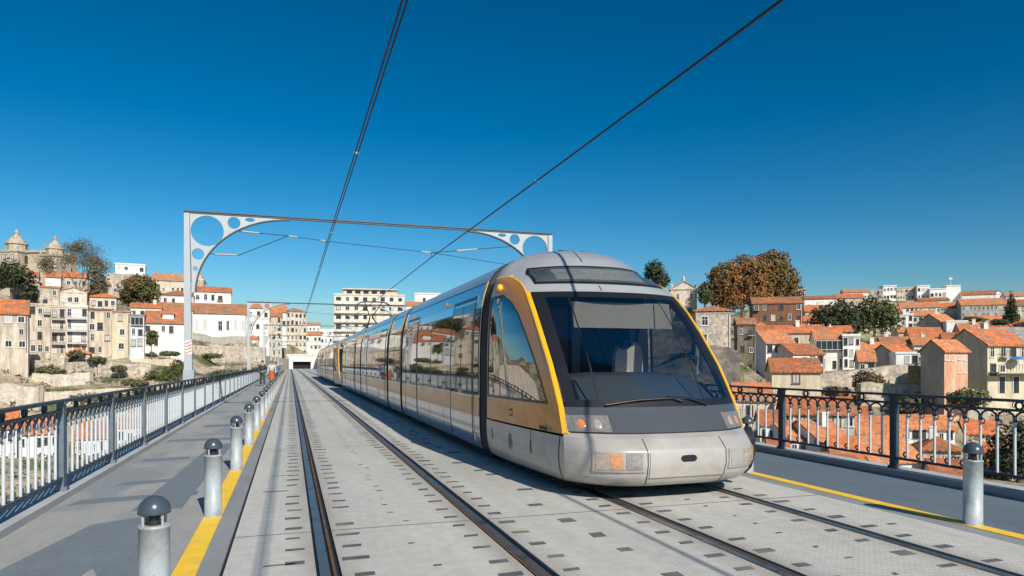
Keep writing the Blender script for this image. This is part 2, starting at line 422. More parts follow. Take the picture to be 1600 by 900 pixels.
def railing(x, y0, npan, k0, label, inner):
    t = thing('bridge_railing', label, 'railing', (x, 0, .07), 0)
    P = 2.2; ys = [y0 + P*(k0+k) for k in range(npan+1)]
    pm = MB().box(-.035,-.045,-.04,.035,.045,.965).box(-.055,-.06,-.02,.055,.06,.0).box(-.05,-.055,.955,.05,.055,.985)
    pm.box(inner*.05-.015, -.05, .0, inner*.05+.015, .05, .04)
    pme = pm.mesh('post', M_RPOST if inner > 0 else M_RDARK)
    near = sorted(ys, key=lambda v: abs(v-8))[:100]
    for v in ys:
        if v in near: link('post', pme, t, (0, v, 0))
    far = [v for v in ys if v not in near]
    if far:
        mb = MB()
        for v in far: mb.box(-.035, v-.045, -.04, .035, v+.045, .965)
        mb.build('post', M_RPOST, t, False)['kind'] = 'stuff'
    a, b = ys[0], ys[-1]
    MB().box(-.045, a, 1.0-.03, .045, b, 1.0).build('top_rail', M_RDARK, t)
    MB().box(-.028, a, .862, .028, b, .890).build('middle_rail', M_RDARK, t)
    MB().box(-.028, a, .125, .028, b, .155).build('bottom_rail', M_RDARK, t)
    by = [v + .2*(j+1) - .1 + .1 for v in ys[:-1] for j in range(10)]
    me = MB(); baluster_mb(me); bme = me.mesh('baluster', M_RBAL)
    sm_ = M_RPOST if inner > 0 else M_RDARK
    me = MB(); scroll_mb(me); sme = me.mesh('scrollwork', sm_)
    me = MB(); foot_mb(me); fme = me.mesh('foot_scroll', sm_)
    by.sort(key=lambda v: abs(v-8.5) if inner > 0 else abs(v-7.5))
    for v in by[:100]:
        bo = link('baluster', bme, t, (0, v, 0)); link('scrollwork', sme, bo); link('foot_scroll', fme, bo)
    mb = MB()
    for v in by[100:]: scroll_mb(mb, v, False); foot_mb(mb, v, False)
    mb.build('scrollwork', sm_, t, False)['kind'] = 'stuff'
    mb = MB()
    for v in by[100:]: baluster_mb(mb, v, False)
    mb.build('baluster', M_RBAL, t, False)['kind'] = 'stuff'
    ry = [v + P*(j+1)/4 for v in ys[:-1] for j in range(3)]
    ry.sort(key=lambda v: abs(v-8.5))
    rm = MB(); ring_mb(rm, 0); rme = rm.mesh('ring', M_RDARK)
    for v in ry[:100]: link('ring', rme, t, (0, v, 0))
    mb = MB()
    for v in ry[100:]: ring_mb(mb, v)
    if mb.v: mb.build('ring', M_RDARK, t, False)['kind'] = 'stuff'
railing(-2.40, 8.7, 88, -4, 'long sunlit ornamental iron railing along the left walkway with pale balusters', 1)
railing(7.70, 7.12, 40, -3, 'dark ornamental iron railing on the right edge overlooking orange rooftops', -1)

# ------------------------------------------------------------------ bollards
M_GALV = mat('galvanised_steel', (.38,.42,.44), .55, .15, .18, 6, .08, (.23,.235,.235), (.50,.68), 4, fine=.08, fscale=40)
M_DOME = mat('dark_blue_grey_enamel', (.075,.095,.115), .22, .3, .1, 4)
M_SCUFF = mat('scuff', (.30,.32,.33), .6)
def bollard(first_loc, label):
    t = thing('bollard', label, 'bollard', first_loc, 0, 'light bollards along the yellow lines')
    MB().lathe([(.0,.0),(.082,.0),(.082,.012),(.078,.012),(.078,.575),(.081,.577),(.081,.592),(.066,.594),(.0,.594)], n=28).build('post', M_GALV, t)
    MB().lathe([(.0,.594),(.045,.594),(.030,.625),(.034,.645),(.0,.66)], n=16).build('lamp', mat('dark_lamp_lens', (.03,.03,.03), .15), t)
    mb = MB()
    for k in range(4):
        a = PI/4 + k*PI/2
        mb.tube([(.068*math.cos(a),.068*math.sin(a),.59),(.068*math.cos(a),.068*math.sin(a),.668)], .008, 6)
    mb.build('strut', M_GALV, t)
    prof = [(.0,.652),(.078,.652),(.0835,.655),(.0835,.665)] + [(.0835*math.cos(a), .667+.085*math.sin(a)) for a in [PI/2*k/9 for k in range(10)]]
    MB().lathe(prof, n=28).build('dome', M_DOME, t)
    return t
labL = ['nearest galvanised bollard with dark dome at the bottom left corner, dented patches on its post',
        'second galvanised dome-topped bollard from the viewer on the left yellow line',
        'third galvanised dome-topped bollard from the viewer on the left yellow line',
        'fourth galvanised dome-topped bollard from the viewer on the left yellow line',
        'fifth galvanised dome-topped bollard from the viewer on the left yellow line',
        'sixth galvanised dome-topped bollard from the viewer on the left yellow line']
b0 = bollard((-.705, 4.15, 0), labL[0])
cm = build_children()
for k in range(1, 26):
    o = copy_tree(b0, cm); o.location = (-.705, 4.15+3.0*k, 0)
    o['label'] = labL[k] if k < 6 else 'tiny galvanised bollard in the far part of the left row, one of many alike'
    o.rotation_euler[2] = .3*k
for k, (y, l) in enumerate(((4.63, 'lone galvanised bollard with dark dome on the right yellow line by the railing'),
                            (7.86, 'galvanised bollard mostly hidden behind the right corner of the tram nose'))):
    o = copy_tree(b0, cm); o.location = (5.93, y, 0); o['label'] = l; o.rotation_euler[2] = .4
for (x, z, r) in ((-.004, .44, .014), (.012, .33, .010), (-.02, .29, .011)):
    pts = [(.0787*math.sin(a), -.0787*math.cos(a)) for a in [(x/.078)+r/.078*k/3 for k in range(-3,4)]]
    mb = MB(); vs = []; n = len(pts)
    for i, (px_, py_) in enumerate(pts):
        h = r*math.sqrt(max(0, 1-((i-3)/3)**2))*1.15
        vs += [(px_, py_, z-h), (px_, py_, z+h)]
    mb.add(vs, [(2*i, 2*i+2, 2*i+3, 2*i+1) for i in range(n-1)])
    mb.build('scuff_mark', M_SCUFF, b0)

# ------------------------------------------------------------------ gantries
M_GAN = mat('pale_grey_gantry_paint', (.40,.43,.45), .45, .1, .06, 2)
M_GLINE = mat('dark_grey_edge_flange', (.07,.08,.09), .5, .2)
M_GBASE = mat('grey_gantry_base', (.33,.37,.40), .5, .1, .1, 2)
def plate_with_holes(outline, holes, thick):
    cu = bpy.data.curves.new('plate', 'CURVE'); cu.dimensions = '2D'; cu.fill_mode = 'BOTH'; cu.extrude = thick/2
    def spl(pts):
        sp = cu.splines.new('POLY'); sp.points.add(len(pts)-1); sp.use_cyclic_u = True
        for p, q in zip(sp.points, pts): p.co = (q[0], q[1], 0, 1)
    spl(outline)
    for (cx, cz, rx, rz) in holes:
        spl([(cx+rx*math.cos(2*PI*k/32), cz+rz*math.sin(2*PI*k/32)) for k in range(32)])
    ob = bpy.data.objects.new('plate', cu); COL.objects.link(ob)
    me = bpy.data.meshes.new_from_object(ob.evaluated_get(bpy.context.evaluated_depsgraph_get()))
    bpy.data.objects.remove(ob)
    return me
GX0, GX1, GZ = -2.72, 7.92, 5.6
AX, AZ0, AZ1 = 2.45, 3.4, 5.53         # the arch: half length, springing, crown
def arch(a):                            # a 0..pi/2 from the post to the crown
    return (.26 + AX*(1-math.cos(a)), AZ0 + (AZ1-AZ0)*math.sin(a))
def gantry(Y, label, first=None, cm=None):
    if first:
        o = copy_tree(first, cm); o.location = (0, Y, 0); o['label'] = label; return o
    t = thing('catenary_gantry', label, 'gantry', (0, Y, 0), 0, 'catenary gantries spanning the bridge')
    arcp = [arch(PI/2*k/18) for k in range(19)]
    out = arcp + [(AX+.26, GZ-.063), (.135, GZ-.063), (.205, AZ0)]
    holes = [(.575, 5.085, .415, .415), (1.25, 5.345, .165, .165), (1.66, 5.455, .13, .055),
             (.345, 4.44, .155, .155), (.28, 4.04, .06, .065)]
    for s, x in ((1, GX0), (-1, GX1)):
        mb = MB()
        mb.add([(x-s*.0,-.09,1.3),(x+s*.20,-.09,1.3),(x+s*.20,.09,1.3),(x-s*.0,.09,1.3),
                (x+s*.0,-.08,GZ-.065),(x+s*.13,-.08,GZ-.065),(x+s*.13,.08,GZ-.065),(x+s*.0,.08,GZ-.065)],
               [(0,3,2,1),(4,5,6,7),(0,1,5,4),(1,2,6,5),(2,3,7,6),(3,0,4,7)])
        mb.build('post', M_GAN, t)
        xa, xb = sorted((x-s*.02, x+s*.25))
        MB().box(xa,-.11,-.5,xb,.11,1.3).build('post_base', M_GBASE, t)
        me = plate_with_holes(out, holes, .07)
        me.transform(Matrix(((s,0,0,x),(0,0,1,0),(0,1,0,0),(0,0,0,1)))); me.materials.append(M_GAN)
        me.name = 'bracket'; br = link('bracket', me, t)
        # the dark flange that follows the arch
        vs = []; fs = []
        for i, (ax, az) in enumerate(arcp):
            tx, tz = (AX*math.sin(PI/2*i/18), (AZ1-AZ0)*math.cos(PI/2*i/18)); l = math.hypot(tx, tz)
            nx, nz = tz/l, -tx/l
            for (o_, yy) in ((.003,-.06),(.003,.06),(.035,.06),(.035,-.06)):
                vs.append((x+s*(ax+nx*o_), yy, az+nz*o_))
        for i in range(18):
            for k in range(4): fs.append((i*4+k, i*4+(k+1)%4, i*4+4+(k+1)%4, i*4+4+k))
        MB().add(vs, fs).build('arch_flange', M_GLINE, br)
    MB().box(GX0+.0,-.05,GZ-.062,GX1,.05,GZ-.02).build('beam', M_GLINE, t)
    MB().box(GX0-.02,-.07,GZ-.018,GX1+.02,.07,GZ+.005).build('beam_cap', M_GLINE, t)
    return t
g0 = gantry(20.3, 'nearest pale grey gantry with round holes in its arched corner brackets')
gcm = build_children()
glabs = ['second gantry from the viewer, whose pale post rises before the white convent', 'third gantry from the viewer along the bridge',
         'fourth gantry from the viewer along the bridge', 'fifth gantry from the viewer along the bridge', 'farthest gantry on the bridge, near the tunnel']
for k, Y in enumerate((48.8, 77.3, 105.8, 134.3, 162.8)):
    gantry(Y, glabs[k], g0, gcm)
# red and white hatch sticker on the near left post
sk_ = MB(); sk_.box(GX0+.03,-.0945,1.72,GX0+.2,-.0915,2.10)
stk = sk_.build('hazard_sticker', mat('white_sticker', (.75,.73,.70), .5), g0)
mb = MB()
for k in range(4):
    z = 1.73+.085*k
    mb.add([(GX0+.035,-.0965,z),(GX0+.195,-.0965,z+.07),(GX0+.195,-.0965,z+.105),(GX0+.035,-.0965,z+.035)], [(0,1,2,3)])
mb.build('hazard_stripe', mat('red_stripe', (.55,.12,.06), .5), stk)

# ------------------------------------------------------------------ overhead wires
M_WIRE = mat('dark_wire', (.02,.022,.025), .5, .3)
M_INS = mat('pale_insulator', (.38,.35,.31), .5)
def wire(x, z, pair, rad, label, r2):
    t = thing('overhead_wire', label, 'wire', (x, 0, 0))
    pts = []
    gys = [-8.2+28.5*k for k in range(8)]
    for k in range(7):
        for j in range(6):
            yy = gys[k]+28.5*j/6; u = (j/6)
            pts.append((bend(yy), yy, z - .10*4*u*(1-u)*.5 + drop(yy)))
    pts += [(bend(yy), yy, z+drop(yy)) for yy in (191.3, 220, 250, 300)]
    MB().tube(pts, rad, 6).build('contact_wire', M_WIRE, t, False)
    if pair:
        MB().tube([(p[0]+pair, p[1], p[2]+.015) for p in pts], r2, 6).build('feeder_wire', M_WIRE, t, False)
    mb = MB()
    for yy in [4+7.1*k for k in range(24)]:
        u = ((yy+8.2) % 28.5)/28.5
        zz = z - .10*4*u*(1-u)*.5
        mb.box(-.012, yy-.012, zz-.008, pair+.012 if pair else .02, yy+.012, zz+.02)
    mb.build('wire_clip', M_INS, t, False)
wire(.98, 4.86, .05, .0115, 'twin black overhead wire above the empty left track', .011)
wire(4.04, 4.66, .024, .014, 'thick black overhead wire leading to the pantograph above the trams', .009)
# cross-span wires with insulators at the two nearest gantries
def span(Y, label):
    t = thing('span_wire', label, 'span wire', (0, Y-.02, 0), 0, 'cross-span wires carrying the overhead line')
    pts = {'a': arch(.95), 'b': arch(.55)}
    A = (GX0+pts['a'][0], 0, pts['a'][1]); B = (GX0+pts['b'][0], 0, pts['b'][1]-.05)
    Cc = (-.05, 0, 5.07); D = (.98, 0, 4.98); E = (4.04, 0, 4.80)
    A2 = (GX1-pts['a'][0], 0, pts['a'][1]); B2 = (GX1-pts['b'][0], 0, pts['b'][1]-.05)
    K = (-1.4, 0, 4.63)
    mb = MB()
    mb.tube([A, Cc], .011, 5).tube([Cc, D, E], .009, 5).tube([E, A2], .011, 5).tube([E, B2], .009, 5)
    mb.tube([B, (B[0]+.75,0,B[2]), Cc], .011, 5)
    mb.tube([D, (.98,0,4.86)], .008, 5).tube([E, (4.04,0,4.66)], .008, 5)
    mb.build('wire', M_WIRE, t, False)
    def ins(p, q, f0, f1):
        p, q = Vector(p), Vector(q); a = p.lerp(q, f0); b = p.lerp(q, f1)
        n = 7; pp = [a.lerp(b, i/(2*n)) for i in range(2*n+1)]
        MB().tube(pp, [.018 if i % 2 else .032 for i in range(2*n+1)], 8).build('insulator', M_INS, t, False)
    ins(A, Cc, .12, .45); ins(Cc, D, .02, .25); ins(Cc, D, .85, .99); ins(D, E, .9, .99); ins(E, A2, .3, .55)
    ins(B, (B[0]+.75,0,B[2]), .2, .95)
span(20.3, 'cross-span wire with pale insulators under the nearest gantry')
span(48.8, 'thin cross-span wire under the second gantry')

# ------------------------------------------------------------------ people on the left walkway
def skin_mesh(name, joints, bones, m, parent=None, sub=1):
    """joints {key:(x,y,z,r)}; one continuous skinned surface"""
    keys = list(joints); idx = {k:i for i,k in enumerate(keys)}
    me = bpy.data.meshes.new(name); me.from_pydata([joints[k][:3] for k in keys], [(idx[a],idx[b]) for a,b in bones], [])
    o = bpy.data.objects.new(name, me); COL.objects.link(o)
    md = o.modifiers.new('skin','SKIN'); sv = me.skin_vertices[0].data
    for k in keys:
        r = joints[k][3]; sv[idx[k]].radius = (r, joints[k][4] if len(joints[k])>4 else r)
    sv[0].use_root = True
    sd = o.modifiers.new('sub','SUBSURF'); sd.levels = sub; sd.render_levels = sub
    me2 = bpy.data.meshes.new_from_object(o.evaluated_get(bpy.context.evaluated_depsgraph_get()))
    bpy.data.objects.remove(o); me2.name = name
    me2.materials.clear(); me2.materials.append(m)
    for p in me2.polygons: p.use_smooth = True
    return link(name, me2, parent)
M_SKIN = mat('skin', (.45,.27,.19), .6)
def person(loc, rz, h, top, low, hairc, label, stride, skirt=False, bag=None):
    t = thing('person', label, 'person', loc, rz)
    k = h/1.70; s = stride
    J = {'pelvis':(0,0,.93,.12,.10),'waist':(0,0,1.08,.11,.09),'chest':(0,.01,1.28,.135,.10),'neck':(0,0,1.45,.055,.05),'jaw':(0,-.01,1.53,.065,.075),'crown':(0,0,1.64,.075,.085)}
    B = [('pelvis','waist'),('waist','chest'),('chest','neck'),('neck','jaw'),('jaw','crown')]
    for nm, sg in (('l',1),('r',-1)):
        f = s*sg
        J.update({nm+'hip':(sg*.09,-.01,.88,.085), nm+'knee':(sg*.095,-.03-f*.6,.48,.057), nm+'ank':(sg*.095,f*-1.0+.04,.08,.038), nm+'toe':(sg*.10,-f-.14,.03,.03),
                  nm+'sho':(sg*.19,.01,1.38,.06), nm+'elb':(sg*.25,.05+f*.3,1.11,.042), nm+'wri':(sg*.26,f*.7-.04,.88,.028), nm+'hand':(sg*.26,f*.75-.07,.80,.026)})
        B += [('pelvis',nm+'hip'),(nm+'hip',nm+'knee'),(nm+'knee',nm+'ank'),(nm+'ank',nm+'toe'),('chest',nm+'sho'),(nm+'sho',nm+'elb'),(nm+'elb',nm+'wri'),(nm+'wri',nm+'hand')]
    J = {a:(p[0]*k,p[1]*k,p[2]*k)+tuple(r*k for r in p[3:]) for a,p in J.items()}
    skin_mesh('body', J, B, M_SKIN, t)
    def sub(keys, grow):
        jj = {a:(*J[a][:3], *[r+grow for r in J[a][3:]]) for a in keys}
        return jj, [(a,b) for a,b in B if a in keys and b in keys]
    j, b = sub(['pelvis','waist','chest','lsho','lelb','rsho','relb','lwri','rwri'], .022*k)
    skin_mesh('jacket', j, b, top, t)
    if skirt:
        MB().lathe([(.13*k,1.02*k),(.19*k,.85*k),(.24*k,.42*k)], n=16).build('skirt', low, t)
    else:
        j, b = sub(['pelvis','lhip','lknee','lank','rhip','rknee','rank'], .022*k)
        skin_mesh('trousers', j, b, low, t)
    prof = [(.0,.125),(.05,.115),(.083,.07),(.09,.01),(.08,-.05)]
    MB().lathe([(r*k, z*k) for r,z in prof], (0,.018*k,1.605*k), 12).build('hair', hairc, t)
    if bag:
        mb = MB().prism([(-.02,.45),(.28,.45),(.25,.76),(.01,.76)], 'x', .22, .34); mb.tube([(.28,.05,.76),(.28,.06,.88),(.28,.16,.88),(.28,.2,.76)], .01, 5)
        mb.build('shopping_bag', bag, t)
M_COAT = mat('dark_coat', (.035,.04,.05), .9); M_TRO = mat('charcoal_trousers', (.05,.055,.065), .9)
M_WTOP = mat('white_shirt', (.50,.47,.43), .9); M_ORA = mat('orange_cloth', (.42,.10,.025), .9)
M_BLU = mat('blue_jacket', (.07,.14,.28), .9); M_HAIR = mat('dark_hair', (.03,.022,.018), .7); M_HAIR2 = mat('brown_hair', (.10,.05,.025), .7)
person((-1.70, 47.0, 0), .15, 1.66, M_COAT, M_TRO, M_HAIR, 'person in a dark coat walking towards us on the left walkway', .14)
person((-1.17, 48.2, 0), -.1, 1.64, M_WTOP, M_ORA, M_HAIR2, 'person in a white top and orange skirt beside the one in the dark coat', .10, skirt=True)
person((-.92, 49.6, 0), .0, 1.58, M_BLU, M_TRO, M_HAIR, 'person in a blue jacket walking behind the one in orange', .12)
# ------------------------------------------------------------------ the trams
XC = 4.04
M_SILV = mat('silver_tram_paint', (.45,.42,.385), .36, .18, .05, .8, 0, (.30,.28,.255), (.48,.72), .9, coat=.25, fine=.06, fscale=8)
M_SIDE = mat('silver_side_paint', (.52,.53,.54), .16, .80, .05, .6, 0, coat=.5, fine=.03, fscale=6)
M_ROOF = mat('silver_roof_paint', (.50,.51,.52), .24, .35, .06, .7, 0, (.42,.43,.44), (.5,.75), .4, coat=.15, fine=.04, fscale=6)
M_BON = mat('gun_metal_paint', (.15,.157,.163), .20, .55, .06, 2, coat=.4)
M_GOLD = mat('yellow_tram_paint', (.85,.43,.012), .33, 0, .05, 1, coat=.4)
M_BAND = mat('shaded_yellow_paint', (.64,.245,.035), .30, .10, .08, .6, 0, coat=.5)  # the yellow paint made browner to stand for the shaded flank
M_TGLASS = mat('tinted_coated_glass', (.018,.02,.022), .025, 0, .2, 1, ior=2.1)
M_BLK = mat('satin_black', (.012,.013,.015), .35)
M_SEAM = mat('panel_gap', (.01,.01,.01), .8)
M_GANGW = mat('grey_bellows', (.055,.052,.05), .75, 0, .2, 4)
M_UNDER = mat('dark_underframe', (.012,.012,.013), .9)
M_WIND = glass_mat('windscreen_glass', (.56,.60,.62), .02)
M_CABG = glass_mat('cab_side_glass', (.42,.45,.46), .05, .01, .42, 1.5)
M_DISP = mat('smoked_display_glass', (.06,.068,.07), .12, 0, .3, 3, ior=1.6)
M_LENS = mat('clear_lamp_lens', (.50,.42,.35), .12, .3, .25, 25, coat=.8)
M_AMB = mat('amber_lamp_lens', (.58,.20,.07), .2, 0, .2, 20, coat=.8)
M_AMB2 = mat('pale_amber_lens', (.56,.27,.13), .2, 0, .25, 30, coat=.8)
M_GREYL = mat('grey_reflector', (.34,.31,.28), .25, .5, .25, 30, coat=.5)
M_BLIND = mat('grey_brown_blind', (.44,.37,.29), .9)
M_DASH = mat('slate_dashboard', (.10,.118,.135), .7)
M_CABW = mat('cab_back_wall', (.06,.058,.055), .8, 0, .3, 1.2)
M_SEAT = mat('cream_seat', (.80,.68,.55), .9)

#        z     Yc    wa    Ya    ws    p
PROF = [(.15, 6.55, 1.08, 7.15, 1.22, 4.0),
        (.19, 6.44, 1.13, 7.04, 1.26, 4.3),
        (.27, 6.38, 1.17, 6.97, 1.295, 4.6),
        (.40, 6.34, 1.185, 6.94, 1.315, 4.8),
        (.54, 6.345,1.185, 6.94, 1.325, 4.8),
        (.565,6.365,1.183, 6.945,1.325, 4.7),
        (.62, 6.42, 1.18, 6.96, 1.325, 4.4),
        (.665,6.47, 1.175,6.98, 1.325, 3.9),
        (.715,6.56, 1.168,7.00, 1.325, 2.8),
        (.975,6.78, 1.16, 7.13, 1.325, 2.5),
        (1.20,6.94, 1.158,7.28, 1.325, 2.4),
        (1.45,7.13, 1.155,7.46, 1.325, 2.4),
        (1.86,7.50, 1.145,7.83, 1.315, 2.4),
        (2.15,7.80, 1.13, 8.12, 1.295, 2.4),
        (2.30,7.97, 1.115,8.30, 1.28, 2.4),
        (2.40,8.08, 1.10, 8.42, 1.26, 2.4),
        (2.48,8.18, 1.092,8.54, 1.245,2.4),
        (2.55,8.27, 1.085,8.67, 1.225,2.4),
        (2.61,8.34, 1.078,8.81, 1.205,2.5),
        (2.655,8.40,1.07, 8.95, 1.19, 2.5),
        (2.685,8.44,1.062,9.08, 1.18, 2.5),
        (2.705,8.46,1.058,9.19, 1.17, 2.5),
        (2.76,8.53, 1.035,9.26, 1.14, 2.5),
        (2.84,8.65, .99, 9.30, 1.09, 2.6),
        (2.95,8.83, .895, 9.35, .97, 2.6),
        (3.05,9.05, .74, 9.42, .78, 2.5),
        (3.12,9.27, .50, 9.49, .53, 2.4),
        (3.16,9.45, .20, 9.54, .22, 2.2)]
PA = np.array(PROF)
def pv(z):
    return [float(np.interp(z, PA[:,0], PA[:,k])) for k in range(1,6)]
YB = 9.55
def front(s, z):
    yc, wa, ya, ws, p = pv(z)
    return Vector((XC+wa*s, yc+(ya-yc)*abs(s)**p, z))
def side(sg):
    def f(t, z):                       # t = 0 at the corner pillar, 1 at the joint
        yc, wa, ya, ws, p = pv(z)
        return Vector((XC+sg*(wa+(ws-wa)*(1-(1-t)**2)), ya+(YB-ya)*t, z))
    return f
def sideY(sg):
    def f(y, z):
        yc, wa, ya, ws, p = pv(z)
        t = min(1, max(0, (y-ya)/(YB-ya)))
        return Vector((XC+sg*(wa+(ws-wa)*(1-(1-t)**2)), y, z))
    return f
def prof(sg):
    def f(y, z): return Vector((XC+sg*pv(z)[3], y, z))
    return f
def patch(mb, fn, u0, u1, v0, v1, nu, nv, off=0.0, thick=0.0, mir=None, vlist=None):
    """surface fn(u,v) between bounds (numbers or functions of v), lifted off along its outward normal, with a rim"""
    U0 = u0 if callable(u0) else (lambda v: u0); U1 = u1 if callable(u1) else (lambda v: u1)
    vsl = vlist or [v0+(v1-v0)*j/nv for j in range(nv+1)]
    nv = len(vsl)-1
    outer = []; inner = []
    e = 1e-3
    for v in vsl:
        a, b = U0(v), U1(v)
        for i in range(nu+1):
            u = a+(b-a)*i/nu
            p = fn(u, v)
            n = (fn(u+e, v)-fn(u-e, v)).cross(fn(u, v+e)-fn(u, v-e))
            n.normalize()
            ref = p - Vector((XC, max(p.y, 9.2), min(max(v,.8),2.0)))
            if n.dot(ref) < 0: n.negate()
            outer.append(p+n*off); inner.append(p+n*(off-thick))
    if mir is not None:
        for q in outer: q.y = mir-q.y
        for q in inner: q.y = mir-q.y
    w = nu+1
    fs = [(j*w+i, j*w+i+1, (j+1)*w+i+1, (j+1)*w+i) for j in range(nv) for i in range(nu)]
    mb.add(outer, fs, True)
    if thick:
        ring = [i for i in range(w)] + [j*w+nu for j in range(1,nv+1)] + [nv*w+i for i in range(nu-1,-1,-1)] + [j*w for j in range(nv-1,0,-1)]
        m = len(ring)
        vv = [outer[k] for k in ring]+[inner[k] for k in ring]
        mb.add(vv, [(i,(i+1)%m,m+(i+1)%m,m+i) for i in range(m)])
    return mb
def zl(a, b, n=10):
    s = sorted(set([a,b]+[r[0] for r in PROF if a < r[0] < b]+[a+(b-a)*k/n for k in range(n+1)]))
    return s
def yp(z): return pv(z)[2]

LEN = 41.85; MIRY = 6.35+LEN
def cab(root, mir):
    def B(mb, name, m, par=None): return mb.build(name, m, par or root)
    def P(fn, *a, **k):
        mb = k.pop('mb', None) or MB(); return patch(mb, fn, *a, mir=mir, **k)
    L_, R_ = side(-1), side(1)
    # bumper: front and both flanks
    zb = zl(.15, .665, 8)
    mb = P(front, -1, 1, 0,0, 40, 0, vlist=zb)
    for f in (L_, R_): P(f, 0, 1, 0,0, 16, 0, vlist=zb, mb=mb)
    bump = B(mb, 'bumper', M_SILV)
    # ledge on top of the bumper and gun-metal bonnet
    B(P(front, -1, 1, 0,0, 40, 0, vlist=zl(.665, .715, 2)), 'bumper_ledge', M_SILV, bump)
    bon = B(P(front, -.985, .985, 0,0, 40, 0, vlist=zl(.715, .985, 4)), 'bonnet', M_BON)
    # panel gaps of the bumper
    mb = MB()
    for s in (-.405, .40):
        P(front, s-.004, s+.004, 0,0, 1, 0, vlist=zl(.17,.665,6), off=.0025, mb=mb)
    for f in (L_, R_):
        P(f, lambda z: .045-.035*((z-.45)/.3)**2, lambda z: .052-.035*((z-.45)/.3)**2, 0,0, 1, 0, vlist=zl(.16,.665,8), off=.0025, mb=mb)
        P(f, .33, .334, 0,0, 1, 0, vlist=zl(.45,.665,4), off=.0025, mb=mb)
    P(front, -.95, .95, 0,0, 40, 0, vlist=[.708,.718], off=.0025, mb=mb)
    B(mb, 'panel_gap', M_SEAM, bump)
    # upper step of the bumper face, its raised middle panel
    B(P(front, -.385, .385, .27, .55, 14, 6, off=.010, thick=.012), 'coupler_cover', M_SILV, bump)
    # oval opening in the coupler cover
    mb = MB(); n = 24; vs = []
    for k in range(n):
        a = 2*PI*k/n; cx = .085*(1 if math.cos(a)>0 else -1)*.6; sx = cx+.045*math.cos(a); sz = .462+.036*math.sin(a)
        p = front(sx/1.18+.0, sz); p.y -= .0135
        if mir: p.y = mir-p.y
        vs.append(p)
    mb.add(vs, [tuple(range(n))]); B(mb, 'oval_recess', M_BLK, bump)
    # low lamps: amber and grey lens on either side
    for sg in (-1, 1):
        def rng(a, b): return (a, b) if sg > 0 else (-b, -a)
        fr_ = B(P(front, *rng(.43,.84), .335, .540, 14, 4, off=.014, thick=.016), 'headlight', M_SILV, bump)
        a, b = rng(.455,.60); B(P(front, a, b, .362, .538, 8, 4, off=.018, thick=.006), 'grey_lens', M_GREYL if sg<0 else M_SILV, fr_)
        a, b = rng(.61,.82); B(P(front, a, b, .362, .538, 8, 4, off=.018, thick=.006), 'lens', M_LENS, fr_)
        a, b = rng(.625,.72) if sg<0 else rng(.79,.83); B(P(front, a, b, .38, .52, 6, 4, off=.0205, thick=.004), 'indicator', M_AMB2, fr_)
        # upper light cluster in the bonnet corner
        a, b = rng(.62,.975)
        cl = B(P(front, a, b, .722, .895, 12, 4, off=.010, thick=.02), 'headlight', M_GREYL)
        for (c0, m_) in ((.86, M_AMB), (.73, M_LENS)):
            mb = MB(); vs = []
            for kr in (1, 0):
                for k in range(16):
                    t = 2*PI*k/16; q = front(sg*(c0+.04*math.cos(t)*(.6+.4*kr)), .808+.056*math.sin(t)*(.6+.4*kr)); q.y -= .013+.016*(1-kr)
                    if mir: q.y = mir-q.y
                    vs.append(q)
            fs = [(k,(k+1)%16,16+(k+1)%16,16+k) for k in range(16)]+[tuple(range(16,32))]
            mb.add(vs, fs, True)
            B(mb, 'lamp', m_, cl)
            mb = MB(); a2, b2 = rng(c0-.055, c0+.055); P(front, a2, b2, .735, .882, 4, 3, off=.0125, thick=.003, mb=mb); B(mb, 'lamp_surround', M_GREYL, cl)
    # windscreen, its black border and the dark glazing bars
    B(P(front, -.955, .955, 0,0, 36, 0, vlist=zl(.985, 2.40, 14), off=.0), 'windscreen', M_WIND)
    bd = MB()
    P(front, -.955, .955, 0,0, 36, 0, vlist=zl(.985,1.06,3), off=.004, mb=bd); P(front, -.955, .955, 0,0, 36, 0, vlist=zl(2.32,2.40,3), off=.004, mb=bd)
    P(front, -.955, lambda z: -.86+.02*(z-1), 0,0, 4, 0, vlist=zl(1.06,2.32,12), off=.004, mb=bd)
    P(front, lambda z: .86-.02*(z-1), .955, 0,0, 4, 0, vlist=zl(1.06,2.32,12), off=.004, mb=bd)
    B(bd, 'windscreen_surround', M_BLK)
    mb = MB(); gb2 = MB()
    P(front, lambda z: -.665+.055*(z-1)-.008, lambda z: -.665+.055*(z-1)+.008, 0,0, 2, 0, vlist=zl(1.06,2.30,8), off=.005, mb=mb)
    P(front, lambda z: .47+.05*(z-1)-.008, lambda z: .47+.05*(z-1)+.008, 0,0, 2, 0, vlist=zl(1.06,2.30,8), off=.005, mb=gb2)
    B(mb, 'glazing_bar', M_BLK); B(gb2, 'glazing_bar', M_BLK)
    # wipers
    for pts in ([(-.62,1.0),(-.3,1.05),(.08,1.07),(.18,1.03)], [(.02,1.09),(.25,1.07),(.48,.985)]):
        q = [front(s, z)+Vector((0,-.035,.01)) for s,z in pts]
        if mir: q = [Vector((a.x, mir-a.y, a.z)) for a in q]
        B(MB().tube(q, .011, 6), 'wiper', M_BLK)
    # brow, roof
    B(P(front, -1, 1, 0,0, 40, 0, vlist=zl(2.40,3.16,16)), 'roof_front', M_ROOF)
    mb = MB()
    for f in (L_, R_): P(f, 0, 1, 0,0, 10, 0, vlist=zl(2.40,3.16,14), mb=mb)
    p0 = [Vector((XC-.22,9.45,3.16)),Vector((XC+.22,9.45,3.16)),Vector((XC+.23,9.56,3.162)),Vector((XC-.23,9.56,3.162))]
    if mir:
        for q in p0: q.y = mir-q.y
    mb.add(p0, [(0,1,2,3)])
    B(mb, 'roof_side', M_ROOF)
